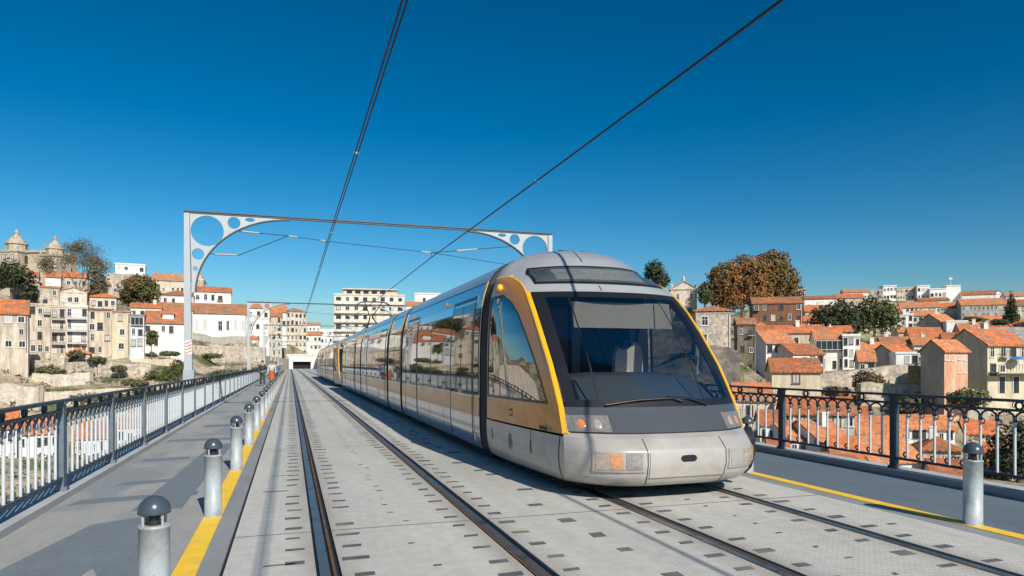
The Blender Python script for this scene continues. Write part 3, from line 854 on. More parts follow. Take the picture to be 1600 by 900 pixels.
    mb = MB(); P(front, -.165, -.155, 0,0,1,0, vlist=zl(2.42,2.50,2)+zl(2.9,3.15,6), off=.003, mb=mb)
    mb = MB(); P(front, -.165, -.15, 0,0,1,0, vlist=zl(2.42,2.50,2), off=.003, mb=mb); P(front, lambda z: -.2*1.0, lambda z:-.178, 0,0,1,0, vlist=zl(2.88,3.14,8), off=.003, mb=mb)
    B(mb, 'roof_seam', M_BON)
    # destination display
    dd = B(P(front, lambda z:-(.86+.02*(2.8-z)*4), lambda z:(.86+.02*(2.8-z)*4), 0,0, 24, 0, vlist=zl(2.52,2.80,6), off=.012, thick=.03), 'destination_display', M_BLK)
    B(P(front, lambda z:-(.83+.02*(2.8-z)*4), lambda z:(.83+.02*(2.8-z)*4), 0,0, 24, 0, vlist=zl(2.545,2.775,6), off=.016, thick=.006), 'display_glass', M_DISP, dd)
    B(P(front, -.62,.55, 0,0, 16, 0, vlist=zl(2.575,2.745,6), off=.0175, thick=.004), 'display_matrix', mat('dim_display_matrix', (.13,.145,.15), .35, 0, .2, 20), dd)
    # sunlit edge and shade-browned frame of one yellow paint, cab side window
    for sg in (-1, 1):
        fs = side(sg); fy = sideY(sg)
        def yf(z, k=0.0):
            base = yp(z) + float(np.interp(z, [1.0,1.3,1.7,2.1,2.30,2.40],[.27,.30,.33,.37,.44,.60]))
            return min(base, 9.30)+k
        mb = MB()
        e0, e1 = (.966, 1.0)
        P(front, (lambda z: sg*e0) if sg>0 else -1.0, 1.0 if sg>0 else (lambda z: sg*e0), 0,0, 3, 0, vlist=zl(.70,2.40,18), off=.010, thick=.012, mb=mb)
        tr = MB(); tr.v, tr.f, tr.sm = mb.v, mb.f, mb.sm
        P(fy, lambda z: yp(z)-.004, lambda z: min(9.44, yp(z)+.022+.10*max(0,(z-2.45)/.25)**1.5), 0,0, 3, 0, vlist=zl(.70,2.705,40), off=.0125, thick=.012, mb=tr)
        P(fy, 9.14, YB-.06, 0,0, 6, 0, vlist=[2.683,2.708], off=.013, thick=.012, mb=tr)
        mb = MB()
        P(fy, lambda z: yp(z), YB-.05, 0,0, 18, 0, vlist=zl(.69,1.01,6), off=.008, thick=.012, mb=mb)
        P(fy, lambda z: yp(z), YB-.05, 0,0, 18, 0, vlist=zl(2.40,2.705,14), off=.008, thick=.012, mb=mb)
        P(fy, lambda z: yp(z), lambda z: yf(z)-.01, 0,0, 6, 0, vlist=zl(1.01,2.40,18), off=.008, thick=.012, mb=mb)
        P(fy, 9.465, YB-.05, 0,0, 2, 0, vlist=zl(1.01,2.40,10), off=.008, thick=.012, mb=mb)
        fr_ = B(mb, 'side_frame', M_BAND)
        B(tr, 'sunlit_frame_edge', M_GOLD, fr_)
        mb = MB(); P(fy, 8.42, 8.54, .79,.88, 2,2, off=.0105, thick=.003, mb=mb); lg = B(mb, 'operator_mark', M_SEAM, fr_)
        mb = MB(); P(fy, 8.438, 8.522, .805,.865, 2,2, off=.0125, thick=.003, mb=mb); B(mb, 'mark_inset', M_BAND, lg)
        rb = MB()
        P(fy, lambda z: yf(z)-.022, lambda z: yf(z)+.012, 0,0, 1, 0, vlist=zl(1.0,2.42,18), off=.013, thick=.01, mb=rb)
        P(fy, lambda z: yf(z)-.022, 9.475, 0,0, 10, 0, vlist=[.998,1.03], off=.013, thick=.01, mb=rb)
        P(fy, lambda z: yf(z)-.022, 9.475, 0,0, 6, 0, vlist=[2.385,2.42], off=.013, thick=.01, mb=rb)
        P(fy, 9.44, 9.475, 0,0, 1, 0, vlist=zl(1.03,2.385,10), off=.013, thick=.01, mb=rb)
        B(rb, 'window_rubber', M_BLK, fr_)
        B(P(fy, lambda z: yf(z), 9.45, 0,0, 14, 0, vlist=zl(1.01,2.40,16), off=.005), 'side_window', M_CABG, fr_)
        # lamp on the frame, oval vents and slots in the flank
        c = fy(9.2, 2.53); 
        if mir: c.y = mir-c.y
        B(MB().lathe([(.0,.0),(.055,.0),(.06,.02),(.045,.055),(.0,.065)], n=14), 'side_lamp', mat('yellow_lamp', (.85,.5,.02), .3), fr_)
        lo = [o for o in COL.objects if o.name.startswith('side_lamp')][-1]
        lo.matrix_local = Matrix.Translation(c) @ Matrix.Rotation(sg*PI/2, 4, 'Y')
        mb = MB()
        for (yy, zz, ry, rz_) in ((8.52,.45,.075,.105),(7.82,.46,.022,.085),(9.28,.48,.02,.085)):
            vs = []
            for k in range(20):
                a = 2*PI*k/20; q = fy(yy+ry*math.cos(a), zz+rz_*math.sin(a)); q.x += sg*.004
                if mir: q.y = mir-q.y
                vs.append(q)
            mb.add(vs, [tuple(range(20))])
        B(mb, 'vent', M_BLK, bump)
        mb = MB()
        for yy in (8.47, 8.56):
            P(fy, yy-.012, yy+.012, .36, .54, 1, 4, off=.008, thick=.004, mb=mb)
        B(mb, 'vent_bar', M_GREYL, bump)
    # black guard strip on the right corner of the bumper
    gd = MB(); P(side(1), 0, .05, 0,0, 4, 0, vlist=zl(.2,.68,10), off=.11, thick=.12, mb=gd); P(front, .988, 1.0, 0,0, 2, 0, vlist=zl(.2,.68,10), off=.09, thick=.09, mb=gd); B(gd, 'corner_guard', M_BLK, bump)
    # cab interior
    def T(y): return mir-y if mir else y
    def bx(x0,y0,z0,x1,y1,z1):
        a, b = sorted((T(y0),T(y1))); return MB().box(x0,a,z0,x1,b,z1)
    def rot(poly): return [(T(y), z) for y, z in poly]
    mb = MB(); vs = []; w = 21
    for (dy, z) in ((.10,.99),(.30,1.10),(.62,1.30),(1.15,1.36),(1.35,1.20),(1.40,.75)):
        for i in range(w):
            s = -1+2*i/(w-1); p = front(s*.93, 1.0)
            zz = z - (.16*max(0,abs(s)-.45)**1.2 if z > 1.05 else 0)
            vs.append((p.x, T(p.y+dy), zz))
    mb.add(vs, [(j*w+i,j*w+i+1,(j+1)*w+i+1,(j+1)*w+i) for j in range(5) for i in range(w-1)], True)
    B(mb, 'dashboard', M_DASH)
    B(MB().prism(rot([(8.02,1.93),(8.06,1.93),(8.15,2.27),(8.11,2.27)]), 'x', 3.44, 4.86), 'sun_blind', M_BLIND)
    zz = zl(.25, 3.12, 14); B(MB().prism([(XC-pv(z)[3]+.03, z) for z in zz]+[(XC+pv(z)[3]-.03, z) for z in reversed(zz)], 'y', *sorted((T(9.50),T(9.53)))), 'cab_back_wall', M_CABW)
    B(bx(2.80,7.3,.70,5.28,9.5,.74), 'cab_floor', M_CABW)
    mb = bx(3.25,9.46,.75,3.95,9.495,2.3); B(mb, 'cab_door', mat('brown_cab_door', (.16,.12,.09), .6))
    for (x0, x1) in ((4.0, 4.12), (4.95, 5.05)): B(bx(x0,9.40,.75,x1,9.47,2.4), 'cab_pillar', mat('grey_cab_trim', (.24,.23,.22), .6))
    st = B(MB().prism([(4.50,1.15),(4.96,1.15),(4.955,1.60),(4.92,1.72),(4.85,1.78),(4.64,1.78),(4.56,1.73),(4.51,1.60)], 'y', *sorted((T(9.0),T(9.1)))), 'driver_seat', M_SEAT)
    hr = [(.01,-.10),(.06,-.09),(.10,-.05),(.112,0),(.10,.05),(.06,.09),(.01,.10)]; B(MB().lathe(hr, (4.62, T(8.93), 1.775), 12), 'headrest', M_BLK, st)
    B(bx(4.40,8.35,1.14,5.0,8.95,1.26), 'seat_cushion', M_SEAT, st)
    B(bx(4.55,8.5,.74,4.85,8.8,1.14), 'seat_pedestal', M_BLK, st)
    # underframe beneath the nose
    B(MB().prism([(XC-.75,T(7.05)),(XC+.75,T(7.05)),(XC+1.0,T(7.5)),(XC+1.05,T(9.6)),(XC-1.05,T(9.6)),(XC-1.0,T(7.5))], 'z', .05, .17), 'underframe', M_UNDER)

def module(root, y0, y1, doors, wins, yellow):
    par = root
    zs = zl(.17, 3.16, 22); bodies = {}
    for sg in (-1, 1): bodies[sg] = patch(MB(), prof(sg), y0, y1, 0,0, 2, 0, vlist=[z for z in zs if z <= 2.72]).build('carriage_side', M_SIDE, root)
    body = bodies[-1]
    mb = MB()
    for sg in (-1, 1): patch(mb, prof(sg), y0, y1, 0,0, 2, 0, vlist=zl(2.72,3.16,10))
    mb.add([(XC-.22,y0,3.16),(XC+.22,y0,3.16),(XC+.22,y1,3.16),(XC-.22,y1,3.16)], [(0,1,2,3)])
    mb.build('roof', M_ROOF, root)
    MB().box(XC-1.12,y0,.04,XC+1.12,y1,.2).build('underframe', M_UNDER, root)
    mb = MB()
    for yy in np.arange(y0+1.2, y1-.5, 1.35):
        for sg in (-1,1): patch(mb, prof(sg), float(yy), float(yy)+.012, 0,0,1,0, vlist=zl(.2,.66,3), off=.002)
    for sg in (-1,1):
        patch(mb, prof(sg), y0, y1, 0,0,1,0, vlist=[.40,.408], off=.002)
        patch(mb, prof(sg), y0, y1, 0,0,1,0, vlist=[2.715,2.721], off=.002)
    mb.build('panel_gap', M_SEAM, body)
    for sg in (-1, 1):
        body = bodies[sg]
        patch(MB(), prof(sg), y0+.02, y1-.02, 0,0,2,0, vlist=zl(.67,.96,4), off=.005, thick=.006).build('shaded_yellow_band', M_BAND, body)
        patch(MB(), prof(sg), y0+.05, y1-.05, 0,0,2,0, vlist=zl(.985,2.32,8), off=.004, thick=.005).build('window_band', M_BLK, body)
        for (a, b) in wins:
            patch(MB(), prof(sg), a, b, 0,0,2,0, vlist=zl(1.01,2.29,8), off=.009, thick=.006).build('side_window', M_TGLASS, body)
        for (a, b) in doors:
            d = patch(MB(), prof(sg), a-.05, b+.05, 0,0,2,0, vlist=zl(.24,2.52,10), off=.012, thick=.013).build('door', M_SIDE, body)
            fr = MB()
            for (p, q) in ((a-.05,a-.01),(b+.01,b+.05)): patch(fr, prof(sg), p, q, 0,0,1,0, vlist=zl(.26,2.52,10), off=.016, thick=.006)
            patch(fr, prof(sg), a-.05, b+.05, 0,0,1,0, vlist=[2.47,2.52], off=.017, thick=.006)
            fr.build('door_frame', M_BLK, d)
            mid = (a+b)/2
            for (p, q) in ((a+.02,mid-.02),(mid+.02,b-.02)):
                patch(MB(), prof(sg), p, q, 0,0,2,0, vlist=zl(.98,2.42,8), off=.018, thick=.006).build('door_pane', M_TGLASS, d)
            patch(MB(), prof(sg), a+.01, b-.01, 0,0,1,0, vlist=zl(.67,.955,4), off=.0175, thick=.005).build('door_band', M_BAND, d)
            c = prof(sg)(mid-.9 if mid-.9 > y0 else mid+.9, 2.55)
        if yellow:
            for yy in (y0+.03, y1-.13):
                patch(MB(), prof(sg), yy, yy+.10, 0,0,1,0, vlist=zl(2.34,2.72,5), off=.006, thick=.007).build('yellow_end_mark', M_GOLD, body)
        # small round camera pod under the eaves
    cap = MB()
    cap.add([prof(-1)(y0,z)[:] for z in zs]+[prof(1)(y0,z)[:] for z in reversed(zs)], [tuple(range(2*len(zs)))])
    cap.build('end_wall', M_UNDER, root); cap = MB()
    cap.add([prof(-1)(y1,z)[:] for z in zs]+[prof(1)(y1,z)[:] for z in reversed(zs)], [tuple(range(2*len(zs)))])
    cap.build('end_wall', M_UNDER, root)
def bellows(root, y, W=.17):
    mb = MB(); zs = zl(.20, 3.12, 16); n = 7
    for i in range(n):
        ya = y-W+2*W*i/n; yb = ya+2*W/n; ym = (ya+yb)/2
        for sg in (-1, 1):
            for (a, b, ka, kb) in ((ya,ym,.055,.015),(ym,yb,.015,.055)):
                vs = [Vector((XC+sg*(pv(z)[3]-ka), a, z-.01)) for z in zs]+[Vector((XC+sg*(pv(z)[3]-kb), b, z-.01)) for z in zs]
                k = len(zs); mb.add(vs, [(j,j+1,k+j+1,k+j) for j in range(k-1)])
        mb.add([(XC-.6,ya,3.09),(XC+.6,ya,3.09),(XC+.6,yb,3.09),(XC-.6,yb,3.09)], [(0,1,2,3)])
    mb.build('gangway_bellows', M_GANGW, root)

def bogie(root, y):
    o = MB().box(XC-.95,y-1.1,.10,XC+.95,y+1.1,.30).build('bogie', M_UNDER, root)
    for yy in (y-.8, y+.8):
        for sg in (-1, 1):
            xs = XC+sg*.7175
            n = 20; pts = [(yy+.30*math.cos(2*PI*k/n), .296+.30*math.sin(2*PI*k/n)) for k in range(n)]
            MB().prism(pts, 'x', xs-.05, xs+.05).build('wheel', M_UNDER, o)

def pantograph(root, y):
    z = 3.16
    base = MB().box(XC-.5,y-.7,z,XC+.5,y+.7,z+.07); base.box(XC-.4,y-.6,z+.07,XC-.34,y-.3,z+.2).box(XC+.34,y-.6,z+.07,XC+.4,y-.3,z+.2)
    p = base.build('pantograph', M_BLK, root)
    k = (XC, y+.75, z+.75)
    MB().tube([(XC-.3,y-.4,z+.15),(XC-.06,y+.75,z+.75)], .035, 6).tube([(XC+.3,y-.4,z+.15),(XC+.06,y+.75,z+.75)], .035, 6).build('lower_arm', M_BLK, p)
    MB().tube([(XC-.05,y+.75,z+.75),(XC-.42,y-.25,z+1.40)], .025, 6).tube([(XC+.05,y+.75,z+.75),(XC+.42,y-.25,z+1.40)], .025, 6).build('upper_arm', M_BLK, p)
    hd = MB()
    for yy in (y-.38, y-.12):
        hd.tube([(XC-.82,yy,z+1.30),(XC-.62,yy,z+1.42),(XC-.45,yy,z+1.455),(XC+.45,yy,z+1.455),(XC+.62,yy,z+1.42),(XC+.82,yy,z+1.30)], .025, 6)
    hd.tube([(XC-.45,y-.4,z+1.43),(XC-.45,y-.1,z+1.43)], .02, 5).tube([(XC+.45,y-.4,z+1.43),(XC+.45,y-.1,z+1.43)], .02, 5)
    hd.build('collector_head', M_BLK, p)

def tram(label):
    root = thing('tram', label, 'tram', (0,0,0), 0, 'coupled trams on the right track')
    cab(root, None); cab(root, MIRY)
    segs = [(9.95,17.40,1),(17.72,19.98,0),(20.30,28.00,1),(28.32,30.58,0),(30.90,38.25,1)]
    for (a, b, longm) in segs:
        if longm:
            d = [(a+.40,a+1.86),(b-2.1,b-.64)]
            w = [(a+.06,a+.32),(a+1.96,(a+b)/2-.03),((a+b)/2+.03,b-2.2),(b-.54,b-.08)]
        else:
            d = []; w = [(a+.1,(a+b)/2-.03),((a+b)/2+.03,b-.1)]
        module(root, a, b, d, w, True)
    for y, w_ in ((9.75,.21),(17.56,.17),(20.14,.17),(28.16,.17),(30.74,.17),(38.45,.21)): bellows(root, y, w_)
    for y in (8.2, 18.85, 29.45, 40.0): bogie(root, y)
    pantograph(root, 35.6)
    # round pods on the cantrail beside the doors
    for yy in (12.6, 16.2, 23.5, 27, 34): 
        for sg in (-1,1):
            c = prof(sg)(yy, 2.56)
            MB().lathe([(.0,.03),(.05,.025),(.06,.0)], n=12).build('camera_pod', M_BAND, root).matrix_local = Matrix.Translation(c) @ Matrix.Rotation(sg*PI/2, 4, 'Y')
    return root
t1 = tram('silver and yellow articulated tram in front, facing us with a wide raked windscreen')
cm = build_children()
t2 = copy_tree(t1, cm); t2.location = (0, 36.35, 0)
t2['label'] = 'second articulated tram coupled behind the front one, far down the bridge'
# ------------------------------------------------------------------ town: houses
CTRL = []                                  # ground heights that the houses stand on
WC = {}; WR = random.Random(5)
M_CURT = mat('pale_curtain', (.50,.47,.42), .6)
def win_mesh(w, h, style):
    k = (round(w,2), round(h,2), style)
    if k in WC: return WC[k]
    fm = {'l': M_FRAME, 'd': M_DARKF, 's': M_SHUT}[style]
    t = min(.14, w*.16); mb = MB()
    for (x0,z0,x1,z1) in ((-w/2-t,-t,-w/2,h+t),(w/2,-t,w/2+t,h+t),(-w/2,h,w/2,h+t),(-w/2,-t,w/2,0)):
        mb.box(x0,-.07,z0,x1,.02,z1)
    mb.box(-w/2-t*1.5,-.14,-t*1.4,w/2+t*1.5,-.0705,-t*.6)
    mb.box(-.025,-.05,0,.025,.0,h)
    if h > 1.3: mb.box(-w/2,-.045,h*.62,-.03,.0,h*.62+.05).box(.03,-.045,h*.62,w/2,.0,h*.62+.05)
    a = mb.mesh('window', fm)
    b = MB().box(-w/2,-.012,0,w/2,.015,h).mesh('pane', M_PANE)
    c = MB().box(-w/2,-.012,0,w/2,.015,h).mesh('pane', M_CURT)
    WC[k] = (a, b, c); return WC[k]
def window(root, x, y, z, w, h, face='f', style='l'):
    a, b, c = win_mesh(w, h, style)
    o = link('window', a, root, (x, y, z)); o.rotation_euler[2] = {'f':0,'l':-PI/2,'r':PI/2,'b':PI}[face]
    pn = link('pane', b if WR.random() > .22 else c, o)
    return o
def door(root, x, y, z, w, h, m):
    d = MB().box(x-w/2,y-.05,z,x+w/2,y+.02,z+h).build('door', m, root)
    MB().box(x-w/2-.12,y-.08,z,x-w/2,y+.02,z+h+.12).box(x+w/2,y-.08,z,x+w/2+.12,y+.02,z+h+.12).box(x-w/2,y-.08,z+h,x+w/2,y+.02,z+h+.12).build('door_frame', M_FRAME, d)

def house(x0, x1, ye, yb, d, D, label, wall=None, roof='gx', rm=None, rise=1.6, rot=None, grid=None, ww=.95, wh=1.5, style='l',
          side=None, ch=0, dr=None, balc=0, cat='house', name='house', skip=(), ov=.35, dormer=0, group=None, buried=6, gal=False, front=None, top=.80, attic=0):
    wall = wall or W_BEIGE; rm = rm or R_RED
    if rm is R_RED: rm = (R_RED, R_RED2, R_RED3, R_RED2)[int(x0*3+ye*5) % 4]
    q0, q1 = (x0-800)/F, (x1-800)/F
    if not rot: rot = -math.degrees(math.atan((q0+q1)/2))*(.92 if x0 < 800 else .62)
    th = math.radians(rot)
    if x0 > 1150 and abs(rot) > 12.5 and d < 240: D *= .7
    W = (q1*d - q0*d)/(math.cos(th)-q1*math.sin(th))
    zb = HC+(568-yb)/F*d; ze = HC+(568-ye)/F*d; H = ze-zb
    rz = -PSI+th
    loc = cam2w(q0*d, d, zb)
    t = thing(name, label, cat, loc, rz, group)
    R = Matrix.Rotation(rz, 3, 'Z')
    for (lx, ly) in ((0,-1.5),(W,-1.5),(W/2,-1.0),(0,D),(W,D),(W/2,D/2)):
        p = loc + R @ Vector((lx, ly, 0)); CTRL.append((p.x, p.y, zb-.25+(0.0 if ly <= 0 else min(D*.12, H*.3))))
    # walls
    if roof in ('gx','gx_w'):
        MB().prism([(0,-buried),(D,-buried),(D,H),(D/2,H+rise),(0,H)], 'x', 0, W).build('wall', wall, t)
    elif roof == 'gy':
        MB().prism([(0,-buried),(W,-buried),(W,H),(W/2,H+rise),(0,H)], 'y', 0, D).build('wall', wall, t)
    elif roof == 's':
        MB().prism([(0,-buried),(D,-buried),(D,H+rise),(0,H)], 'x', 0, W).build('wall', wall, t)
    elif roof == 'f':
        mb = MB().box(0,0,-buried,W,D,H); wl = mb.build('wall', wall, t)
    else:
        MB().box(0,0,-buried,W,D,H).build('wall', wall, t)
    # roof
    o = ov; th_ = .16; rb = MB(); g = .03
    def slab(pts, up=th_):
        n = len(pts); rb.add(pts+[(p[0],p[1],p[2]+up) for p in pts], [tuple(range(n))[::-1], tuple(range(n,2*n))]+[(i,(i+1)%n,n+(i+1)%n,n+i) for i in range(n)])
    if roof in ('gx','gx_w'):
        k = rise/(D/2); e = H-o*k+g; r = H+rise+g
        poly = [(-o,e),(D/2,r),(D+o,e),(D+o,e+th_),(D/2,r+th_*1.1),(-o,e+th_)]
        rb.prism(poly, 'x', -o*.6, W+o*.6)
    elif roof == 'gy':
        k = rise/(W/2); e = H-o*k+g; r = H+rise+g
        rb.prism([(-o,e),(W/2,r),(W+o,e),(W+o,e+th_),(W/2,r+th_*1.1),(-o,e+th_)], 'y', -o*.6, D+o*.6)
    elif roof == 's':
        k = rise/D; rb.prism([(-o,H-o*k+g),(D+o,H+rise+o*k+g),(D+o,H+rise+o*k+g+th_),(-o,H-o*k+g+th_)], 'x', -o*.6, W+o*.6)
    elif roof == 'h':
        ins = min(W, D)/2
        e = H+g
        A = [(-o,-o,e),(W+o,-o,e),(W+o,D+o,e),(-o,D+o,e)]
        if W >= D: r0, r1 = (ins,D/2,H+rise), (W-ins+1e-3,D/2,H+rise)
        else: r0, r1 = (W/2,ins,H+rise), (W/2,D-ins+1e-3,H+rise)
        vs = A+[(p[0],p[1],p[2]+th_) for p in A]+[r0, r1]
        fs = [(3,2,1,0),(0,1,5,4),(1,2,6,5),(2,3,7,6),(3,0,4,7)]
        fs += [(4,5,9,8),(5,6,9),(6,7,8,9),(7,4,8)] if W >= D else [(4,5,8),(5,6,9,8),(6,7,9),(7,4,8,9)]
        rb.add(vs, fs)
    else:
        pw = .25
        rb.box(-.12,-.12,H+.003,W+.12,pw,H+.35).box(-.12,D-pw,H+.003,W+.12,D+.12,H+.35).box(-.12,pw,H+.003,pw,D-pw,H+.35).box(W-pw,pw,H+.003,W+.12,D-pw,H+.35)
        rb.box(pw,pw,H+.003,W-pw,D-pw,H+.08)
    ro = rb.build('roof', rm if roof != 'f' else wall, t)
    rng = random.Random(int(x0*7+ye*13))
    for k in range(ch):
        cx = W*(.2+.6*rng.random()); cy = D*(.35+.3*rng.random())
        hz = H+ (rise if roof != 'f' else 0)
        MB().box(cx-.35,cy-.3,H-.2,cx+.35,cy+.3,hz+.9).box(cx-.42,cy-.37,hz+.9,cx+.42,cy+.37,hz+1.05).build('chimney', W_WHITE, ro)
    if front: MB().box(0.02,-.035,-buried,W-.02,-.004,H-.02).build('facade', front, t)
    # cornice
    if H > 4: MB().box(-.05,-.10,H-.32,W+.05,-.003,H-.12).build('cornice', W_PALE, t)
    # drainpipe, television aerial
    if H > 4 and roof != 'f': MB().tube([(W-.25,-.09,-.5),(W-.25,-.09,H-.35)], .06, 5).build('drainpipe', M_DARKF if rng.random()<.5 else M_FRAME, t)
    if rng.random() < .35 and d < 260:
        ax = W*rng.uniform(.2,.8); az = H+(rise if roof in ('gx','h') else .3)
        MB().tube([(ax,D/2,az-.3),(ax,D/2,az+1.3)], .025, 4).box(ax-.4,D/2-.02,az+1.1,ax+.4,D/2+.02,az+1.14).box(ax-.25,D/2-.02,az+.9,ax+.25,D/2+.02,az+.94).build('aerial', M_DARKF, ro)
    # windows
    if grid:
        nc, nr = grid; fh = H/nr
        h = min(wh*.9, fh*.55); w = min(ww*.82, W/nc*.5)
        for r in range(nr):
            for c in range(nc):
                if (c, r) in skip or (W < 16 and nc > 2 and rng.random() < .12): continue
                x = W*(c+.5)/nc + (rng.uniform(-.07,.07)*W/nc if W < 16 else 0); z = fh*r + fh*.5 - h*.42 + rng.uniform(-.12,.12)
                if dr and (c, r) in dr:
                    door(t, x, 0, 0.02, min(1.1,w*1.15), min(2.3, fh*.8), M_SHUT); continue
                w2 = w*rng.choice((.8,1,1,1.15)); h2 = h*rng.choice((.85,1,1,1.12))
                window(t, x, 0, z, w2, h2, 'f', style if rng.random() < .5 else 'l')
                if rng.random() < .13 and d < 215 and r > 0 and W < 16 and not balc:
                    bo = MB().box(x-w*.95,-.75,z-.16,x+w*.95,-.16,z-.04).build('balcony', W_GREY, t)
                    mb = MB().box(x-w*.95,-.74,z+.82,x+w*.95,-.70,z+.87)
                    for k in range(7): mb.box(x-w*.95+k*w*1.86/6,-.735,z-.04,x-w*.95+k*w*1.86/6+.04,-.705,z+.82)
                    mb.build('balcony_rail', M_DARKF, bo)
            if balc and r > 0 and r <= balc:
                zz = fh*r
                bo = MB().box(.15,-1.0,zz-.12,W-.15,-.0,zz).build('balcony', W_GREY, t)
                mb = MB().box(.15,-1.0,zz+.95,W-.15,-.96,zz+1.0)
                for k in range(int((W-.3)/.35)+1): mb.box(.15+k*.35,-.99,zz,.19+k*.35,-.965,zz+.95)
                mb.build('balcony_rail', M_DARKF, bo)
    if gal:       # glazed gallery under the eaves
        n = max(3, int(W/.9)); z0 = H-1.9
        gb = MB().box(.1,-.55,z0-.1,W-.1,-.003,z0).build('gallery', M_FRAME, t)
        mb = MB().box(.1,-.50,z0+1.55,W-.1,-.44,z0+1.65)
        for k in range(n+1): mb.box(.1+(W-.26)*k/n,-.50,z0,.16+(W-.26)*k/n,-.44,z0+1.55)
        mb.build('gallery_frame', M_FRAME, gb); MB().box(.12,-.46,z0,W-.12,-.43,z0+1.55).build('pane', M_PANE, gb)
    if side:
        for f, nc, nr in side:
            fh = H/nr
            for r in range(nr):
                for c in range(nc):
                    yy = D*(c+.5)/nc; window(t, 0 if f=='l' else W, yy, fh*r+fh*.28, min(ww,D/nc*.6), min(wh,fh*.6), f, style)
    for k in range(dormer):
        cx = W*(k+.5)/dormer; y_ = D*.14; k2 = rise/(D/2); zr = H+y_*k2
        dm = MB().box(cx-1.1,y_,zr-.3,cx+1.1,D*.45,zr+1.25).build('dormer', wall, t)
        MB().prism([(cx-1.4,zr+1.255),(cx,zr+1.95),(cx+1.4,zr+1.255)], 'y', y_-.25, D*.48).build('dormer_roof', rm, dm)
        a, b, c = win_mesh(.8,.9,'l'); wo = link('dormer_window', a, dm, (cx, y_, zr+.15)); 
    return t, W, H

# ---- left hillside, near row (about 140 m off)
house(-40,44,488,546,120,9,'beige house with big bright orange roof at the left edge of the photo',W_BEIGE,'gx',R_RED,2.7,0,(4,3),.9,1.5,'l',skip=((0,0),(1,0),(2,1)),ch=0)
house(46,79,476,555,140,9,'narrow weathered beige block beside the left-edge orange-roofed house',W_BEIGE,'f',None,0,0,(3,4),.9,1.4,'d',skip=((0,2),(2,1)))
house(79.5,103,480,557,141,9,'grimy flat block with three dark stacked balconies on the left hillside',W_BEIGE,'f',None,0,0,(2,4),1.2,1.6,'d',balc=3)
house(103.5,137,479,556,140,9,'white balconied block between the grimy flat block and the stained stone house',W_WHITE,'f',None,0,0,(3,4),1.1,1.6,'d',balc=3,skip=((2,2),(1,1)))
house(138,174.5,484,555,142,9,'stained stone house with a thin orange roof left of the narrow cream tower house',W_BEIGE,'s',R_RED,.8,0,(3,4),.85,1.35,'d',skip=((1,3),(2,0),(1,1)))
house(175,203,487,552,140,9,'narrow cream tower house with one column of small windows',W_CREAM,'s',R_TAN,.7,0,(1,3),.95,1.3,'d',ch=0)
house(203.5,225,493,545,140,8,'slim white and blue house with glazed top gallery',W_BLUE,'s',R_GREY,.6,0,(2,3),.9,1.7,'d',gal=True)
house(225.5,298,504,546,146,10,'white house with broad orange roof, dormer and round bush before it',W_WHITE,'gx',R_RED,2.8,0,(6,2),.85,1.35,'s',skip=((1,1),(4,1)),dr=((3,0),),dormer=1)
# second row
house(62,93,449,480,165,8,'plain granite house with orange roof above the balconied blocks',W_STONE,'s',R_RED,1.0,0,(2,2),.9,1.3,'d',skip=((0,1),))
house(93.5,136,455,482,163,9,'low stone house with shallow gable and small windows below the bare tree',W_PALE,'gy',R_TAN,1.0,0,(4,1),1.0,1.2,'l')
house(71,95,432,446,185,7,'small bright white house with orange roof under the church',W_CLEAN,'gx',R_RED,1.7,0,None)
house(40,60,432,466,180,7,'white house half hidden by the dark tree below the church',W_WHITE,'gx',R_RED,1.6,0,(2,2),.8,1.2,'d')
house(180,227,412,440,232,12,'flat white tower block on the left skyline',W_CLEAN,'f',None,0,0,(4,2),1.0,1.2,'d')
house(166,216,428,478,222,10,'old granite bastion below the flat white tower block',W_STONE,'f',None,0,0,(2,1),.8,1.6,'d',name='bastion',cat='bastion')
house(237,303,437,465,225,12,'long low stone building with faded orange roof on the left skyline',W_PALE,'gx',R_TAN,2.9,0,(9,1),.8,1.2,'d')
house(303,319,436,466,222,12,'stone gable house behind the nearest gantry post',W_STONE,'gy',R_GREY,2.6,0,(1,1),.8,1.2,'d')
house(251,302,461,492,196,10,'white house with orange hip roof just left of the gantry post',W_CLEAN,'h',R_RED,2.0,0,(4,2),.9,1.4,'d')
house(246,301,484,508,176,9,'white house with brown tiled roof above the dormer house',W_CLEAN,'gx',R_OLD,2.2,0,(4,1),.9,1.3,'d')
t,W_,H_ = house(301,385,489,527,190,14,'long white convent wing with brown tiled roof and tall windows',W_CLEAN,'gx',R_OLD,3.2,0,(7,1),1.0,3.4,'l',name='convent',cat='convent')
house(303,361,455,492,206,12,'white upper convent storey with orange roof rising behind the long wing',W_CLEAN,'gx',R_RED,2.0,0,(5,2),1.0,1.7,'d')
house(386,421,481,540,215,10,'white house with small orange roof right of the convent',W_WHITE,'gx',R_RED,1.6,0,(3,3),.9,1.6,'d')
house(417,440,494,570,238,12,'tall beige stone house by the far left end of the bridge',W_BEIGE,'gx',R_RED,2.0,0,(3,6),.9,1.5,'d')
house(441,479,487,556,322,14,'tall granite house with curved orange roofline nearest the tunnel',W_PALE,'h',R_OLD,2.4,20,(6,6),1.0,1.7,'d')
house(402,448,487,520,275,10,'pale house with wide orange roof behind the tall beige stone house',W_WHITE,'gx',R_RED,3.0,0,(5,1),1.0,1.4,'d')
